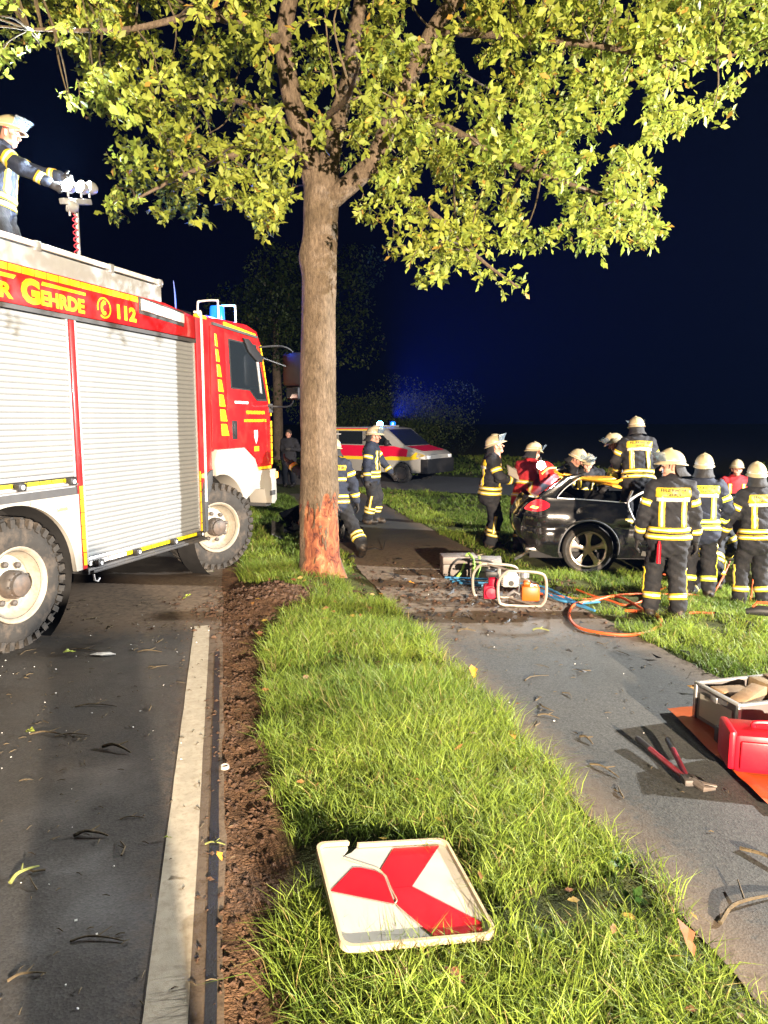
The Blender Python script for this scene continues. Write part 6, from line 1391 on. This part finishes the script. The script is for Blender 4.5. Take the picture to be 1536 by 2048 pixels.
fallen('bright orange leaf at the grass edge of the footpath', 948, 1362, 'leaf_orange', .14, tilt=.9); fallen('orange leaf in the verge grass beside the footpath', 1020, 1488, 'leaf_orange', .1); fallen('brown leaf in the verge grass above the sign', 642, 1535, 'leaf_brown', .09); fallen('large brown leaf in the grass at the lower right', 1385, 1965, 'leaf_brown', .13, tilt=.8)
fallen('green leaf on the road near the truck tyre', 152, 1308, 'leaf_green', .12); fallen('yellow-green leaf on the road by the left edge', 50, 1468, 'leaf_green', .1); fallen('small yellow leaf on the soil beside the tar seam', 445, 1745, 'leaf_orange', .06); fallen('small leaf on the white line', 345, 1680, 'leaf_green', .05); fallen('pale leaf on the footpath middle', 1030, 1412, 'leaf_brown', .06); fallen('yellow leaf on the path by the trunk', 830, 1170, 'leaf_orange', .12); fallen('yellow-green leaf on the road in front of the tree soil', 365, 1203, 'leaf_green', .16); fallen('brown leaf tucked in the lower verge', 930, 2030, 'leaf_brown', .09); fallen('brown leaf at the bottom edge of the verge', 785, 2040, 'leaf_brown', .1); fallen('orange leaf on the path beside the tarp corner', 1400, 1388, 'leaf_orange', .1)
cap = part('bottle_cap', 'sign_white', lambda m: m.lathe([(.0, .006), (.016, .006), (.018, .018), (.024, .018), (.026, .0)], 20, 'z'), None); q = gp(450, 1541); cap.location = (q[0], q[1], .015); tag(cap, 'white plastic cap on the soil beside the tar seam', 'cap')
mp_ = part('plastic_shard', 'shard', lambda m: m.prism([(-.1, -.03), (.02, -.05), (.12, -.01), (.05, .04), (-.06, .03)], 0, .012, plane='xy', bev=.004), None); q = gp(205, 1310); mp_.location = (q[0], q[1], .004); tag(mp_, 'clear plastic shard on the road beside the truck tyre', 'plastic shard')
def shards(m):
    for _ in range(120):
        if random.random() < .7: u, v = random.uniform(-1.9, -.1), random.uniform(1.9, 8.2)
        else: u, v = random.uniform(1.9, 3.7), random.uniform(3, 9.5)
        s = random.uniform(.002, .006); x, y = r2w(u, v); m.box(-s, s, -s * .7, s * .7, 0, s * .8, mat=Matrix.Translation((x, y, .004)) @ Matrix.Rotation(random.random() * 6, 4, 'Z') @ Matrix.Rotation(random.random() * .6, 4, 'X'))
tag(part('glass_crumbs', 'shard', shards, None, False), 'scattered white crumbs of glass and grit on the asphalt', 'crumbs', kind='stuff')
def chaff(m):
    for _ in range(800):
        if random.random() < .45: u, v = random.uniform(-2.2, .1), random.uniform(1.9, 8.4)
        else: u, v = random.uniform(1.8, 3.8), min(9.5, max(2.2, random.gauss(7.0, 2.0)))
        x, y = r2w(u, v); a = random.random() * 6; L2 = random.uniform(.012, .05); d = Vector((math.cos(a), math.sin(a), 0)) * L2
        m.tube([(x, y, .006), Vector((x, y, .010)) + d * .5, Vector((x, y, .005)) + d], [.0022, .003, .001], 4, cap=False)
tag(part('chaff', 'twig', chaff, None), 'fine bark and twig litter strewn over road and footpath', 'litter', kind='stuff')
def dark_bits(m):
    for _ in range(170):
        u, v = random.uniform(1.4, 4.3), random.gauss(7.9, 1.2); x, y = r2w(u, v); s = random.uniform(.015, .05)
        q = [Vector((x, y, .01)) + Vector((random.gauss(0, s), random.gauss(0, s), abs(random.gauss(0, s * .5)))) for _ in range(4)]; m.add(q, [(0, 1, 2), (0, 2, 3), (1, 2, 3)])
tag(part('plastic_debris', 'black_plastic', dark_bits, None, False), 'black plastic splinters from the wreck on the path', 'debris', kind='stuff')
# sign pose
SIGN.location = (.065, 2.635, .145); SIGN.rotation_euler = (R(1.5), R(6.0), R(14.4))

def rosettes():
    P = []; D = []; S = []; C = []
    for _ in range(34):
        u, v = random.uniform(.35, 1.75), random.uniform(1.7, 7.0)
        if abs(u - .69) < .35 and abs(v - 2.6) < .4: continue
        k = random.randint(7, 13); col = np.array([.07, .15, .03]) * random.uniform(.7, 1.3)
        for j in range(k):
            a = 2 * PI * j / k + random.random(); P.append((u, v, float(gz(u, v)) + .02)); D.append((math.cos(a), math.sin(a), random.uniform(.3, 1.1))); S.append(random.uniform(.045, .085)); C.append(col * random.uniform(.8, 1.2))
    for _ in range(150):
        u, v = random.uniform(.25, 1.8), random.uniform(1.6, 8.5); a = random.random() * 6.3
        P.append((u, v, float(gz(u, v)) + random.uniform(.04, .11))); D.append((math.cos(a), math.sin(a), random.uniform(-.2, .3))); S.append(random.uniform(.04, .08)); C.append(np.array(random.choice([(.3, .15, .05), (.36, .25, .06), (.2, .09, .04)])))
    return leaves(np.array(P), np.array(D), np.array(S), np.array(C), 'weeds_and_litter')
wl_ = link('weeds_and_litter', rosettes(), rot=(0, 0, AZ)); tag(wl_, 'broad leaved weeds and small fallen leaves in the verge grass', 'weeds', kind='stuff')

def twig_litter(m):
    for _ in range(95):
        if random.random() < .4: u, v = random.uniform(-2.0, -.1), random.uniform(2.0, 8.5)
        else: u, v = random.uniform(1.85, 3.75), min(9.8, max(2.4, random.gauss(7.0, 2.1)))
        x, y = r2w(u, v); a = random.random() * 6.3; L2 = random.uniform(.05, .17); d = Vector((math.cos(a), math.sin(a), 0)); s_ = Vector((-d.y, d.x, 0)); p = Vector((x, y, .007)); b = random.uniform(-.3, .3) * L2; r = random.uniform(.0025, .006)
        m.tube([p, p + d * L2 * .4 + s_ * b + Vector((0, 0, .008)), p + d * L2 * .75 + s_ * b * .5 + Vector((0, 0, .004)), p + d * L2], [r, r * .9, r * .7, r * .3], 5)
        if random.random() < .5: q = p + d * L2 * .4 + s_ * b; m.tube([q, q + d * L2 * .25 + s_ * L2 * random.choice((-.25, .25)) + Vector((0, 0, .006))], [r * .6, r * .3], 4)
tag(part('twig_litter', 'twig', twig_litter, None), 'small broken twigs strewn over road and footpath', 'litter', kind='stuff')
# ------------------------------------------------------------------ people
HAIR_D = hair_mesh('hair', True); HAIR_G = hair_mesh('hair_grey')
TRM = Matrix.Translation((-3.29, 6.01, 0)) @ Matrix.Rotation(R(72.5), 4, 'Z')
def gzw(x, y): return float(gz(*w2r(x, y)))
q = TRM @ Vector((1.50, 1.36, 3.41))
person('firefighter on the fire engine roof reaching out to the light mast', tuple(q), 84, lean=10, head=(0, 6), hands=((-.06, .70, 1.22), (.12, .66, 1.06)), jacket='jacket_navy', style='back', pole=((-.6, .1, -.8), (.6, .1, -.8)), curl=(.95, .95), voxel=.015)
person('firefighter behind the oak trunk with one arm raised, leg stepping right', (-.76, 10.4, 0), -8, lean=6, head=(-30, 5), hands=((-.60, .28, 1.40), (.34, .02, .84)), feet=((-.16, .10, 0), (.40, -.22, .09)), pelvis=(0, 0, .91), jacket='jacket_navy', style='old', toes_down=(0, 48), pole=((-.3, -.2, -1), (.6, -.5, -.2)), voxel=.017)
person('firefighter in a cream helmet walking on the footpath beyond the oak', (-.26, 13.8, 0), 100, lean=2, head=(-4, 0), hands=((-.24, .34, .93), (.27, -.02, .80)), feet=((-.10, .05, 0), (.10, -.05, 0)), jacket='jacket_navy', style='front', scale=1.05, curl=(.35, .35), voxel=.018)
person('firefighter reading a clipboard on the grass left of the car', (1.70, 11.18, gzw(1.76, 11.18)), 96, lean=3, head=(2, 22), hands=((-.06, .34, 1.10), (.10, .34, 1.12)), feet=((-.12, 0, 0), (.12, .02, 0)), style='front', scale=1.0, curl=(.95, .95), voxel=.017)
person('rescuer in a red jacket holding cloth and lamp behind the car tail', (2.22, 10.95, gzw(2.2, 10.9)), 50, lean=12, head=(10, 10), hands=((-.10, .42, 1.28), (.34, .20, 1.25)), jacket='jacket_red', style='vest', scale=.95, voxel=.019)
person('helmeted rescuer with lit face bending over the boot of the car', (2.86, 11.45, gzw(2.8, 11.4)), 128, lean=24, head=(0, 15), hands=((-.2, .45, .95), (.2, .45, .95)), style='front', scale=.92, voxel=.019)
person('firefighter facing forward looking down into the cut open car', (3.32, 11.6, gzw(3.3, 11.6)), 186, lean=20, head=(0, 24), hands=((-.22, .42, 1.0), (.22, .42, 1.0)), style='front', scale=.92, voxel=.019)
person('bareheaded grey haired helper half hidden behind a helmeted firefighter', (3.62, 12.3, gzw(3.6, 12.3)), 200, lean=6, helmet=False, hair=HAIR_G, jacket='coat_dark', style='plain', scale=.92, voxel=.021)
person('helper in a grey and lime hi-vis jacket leaning over the rescue board', (3.86, 10.72, .28), 276, lean=26, head=(0, 20), hands=((-.18, .52, .80), (.2, .42, .85)), jacket='jacket_hivis', style='hivis', bands='band_lime', scale=.90, voxel=.019, helmet=True)
person('firefighter standing in the cut car, back lettered in black on yellow', (3.66, 10.08, .345), 6, lean=13, head=(10, 12), hands=((-.20, .34, .98), (.20, .34, .98)), feet=((-.14, 0, 0), (.15, .03, 0)), style='back', scale=.965, voxel=.015)
person('crouching rescuer in a red jacket behind the car doorway', (4.32, 11.2, gzw(4.3, 11.2)), 215, lean=30, head=(0, 5), pelvis=(0, -.1, .72), hands=((-.2, .4, .85), (.2, .4, .85)), jacket='jacket_red', style='vest', scale=.95, voxel=.021)
person('nearest firefighter, back to the viewer, looking left with raised visor', (2.95, 7.16, gzw(2.95, 7.16)), 8, lean=1, head=(-86, -2), hands=((-.30, .10, .86), (.30, .05, .84)), feet=((-.15, .02, 0), (.14, -.03, 0)), style='back', scale=.96, voxel=.012, foot_az=(14, -18))
person('firefighter directly behind the nearest one, lime bands on the back', (3.74, 8.15, gzw(3.74, 8.15)), 18, lean=4, head=(10, 8), hands=((-.24, .22, .95), (.26, .2, .95)), style='back', bands='band_lime', jacket='jacket_navy', scale=.925, voxel=.015, visor=False)
person('responder in a bright red jacket facing the viewer at the far right', (6.55, 13.0, gzw(6.55, 13.0)), 196, head=(0, 4), hands=((-.2, .2, 1.0), (.2, .2, 1.0)), jacket='jacket_red', style='front', scale=.98, voxel=.021, visor=False)
person('firefighter cut by the right picture edge holding the rescue tool hose', (4.38, 8.12, gzw(4.38, 8.12)), -4, lean=4, head=(20, 8), hands=((-.34, .24, .86), (.3, .1, .84)), feet=((-.15, .03, 0), (.15, 0, 0)), style='back', scale=.945, voxel=.015, pole=((-.8, -.4, 0), (.6, -.5, -.2)), visor=False)
person('firefighter kneeling in the grass with one boot sole turned back', (4.08, 8.75, gzw(4.08, 8.75)), 30, lean=38, head=(0, 15), pelvis=(0, 0, .48), hands=((-.2, .55, .5), (.2, .5, .45)), feet=((-.13, -.38, .02), (.14, .30, 0)), knees=((0, 1, -.6), (0, 1, .4)), style='back', toes_down=(80, 0), scale=.95, voxel=.018)
person('dark clothed person with long hair standing far off behind the oak', (-2.92, 21.6, 0), 190, helmet=False, hair=HAIR_D, jacket='coat_dark', style='plain', hands=((-.15, .25, 1.2), (.2, .1, .85)), scale=.98, voxel=.026, trouser='coat_dark')
person('person holding a phone up, standing at the viewpoint and throwing a long shadow', (.13, -.42, 0), -8, helmet=False, hair=HAIR_D, jacket='coat_dark', style='plain', hands=((-.10, .36, 1.42), (.12, .36, 1.42)), feet=((-.17, 0, 0), (.17, 0, 0)), scale=.99, voxel=.026)
# ------------------------------------------------------------------ floodlights standing outside the picture that the shadows point to
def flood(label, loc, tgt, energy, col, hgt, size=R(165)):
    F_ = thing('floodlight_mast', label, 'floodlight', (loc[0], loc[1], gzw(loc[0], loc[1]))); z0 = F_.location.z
    part('mast', 'alu', lambda m: m.tube([(0, 0, 0), (0, 0, hgt - z0 - .1)], [.04, .025], 10), F_)
    for k in range(3):
        a = 2 * PI * k / 3; part('leg', 'alu', lambda m: m.tube([(0, 0, .9), (.75 * math.cos(a), .75 * math.sin(a), .02)], .018, 7), F_)
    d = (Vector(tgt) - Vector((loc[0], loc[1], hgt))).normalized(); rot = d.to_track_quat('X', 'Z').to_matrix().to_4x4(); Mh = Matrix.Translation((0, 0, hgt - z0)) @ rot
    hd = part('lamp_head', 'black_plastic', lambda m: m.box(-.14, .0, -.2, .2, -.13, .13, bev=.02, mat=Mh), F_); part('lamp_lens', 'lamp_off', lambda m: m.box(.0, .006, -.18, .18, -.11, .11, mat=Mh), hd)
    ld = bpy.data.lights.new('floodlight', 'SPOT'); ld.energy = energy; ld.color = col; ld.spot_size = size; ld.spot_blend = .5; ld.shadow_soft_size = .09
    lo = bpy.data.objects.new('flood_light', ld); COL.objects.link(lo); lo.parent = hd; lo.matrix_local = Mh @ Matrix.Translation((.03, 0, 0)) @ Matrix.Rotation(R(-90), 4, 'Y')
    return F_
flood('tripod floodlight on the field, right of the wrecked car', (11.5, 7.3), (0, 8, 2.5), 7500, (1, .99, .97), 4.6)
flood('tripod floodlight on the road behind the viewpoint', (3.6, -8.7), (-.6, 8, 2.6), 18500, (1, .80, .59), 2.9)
# ------------------------------------------------------------------ damp night air round the whole place
def haze(dens, x0=-70, x1=70, y0=-30, y1=75, z0=-1.6, z1=17.):
    m = bpy.data.materials.new('haze_air'); m.use_nodes = True; N = m.node_tree.nodes; L = m.node_tree.links
    N.remove(N['Principled BSDF']); v = N.new('ShaderNodeVolumePrincipled'); v.inputs['Color'].default_value = (.2, .4, 1, 1); v.inputs['Density'].default_value = dens; v.inputs['Anisotropy'].default_value = .25
    L.new(v.outputs[0], N['Material Output'].inputs['Volume']); MAT['haze_air'] = m
    o = MB().box(x0, x1, y0, y1, z0, z1).build('haze', 'haze_air', smooth=False); tag(o, 'thin damp air over the whole scene', 'haze', kind='stuff')
haze(.00022)
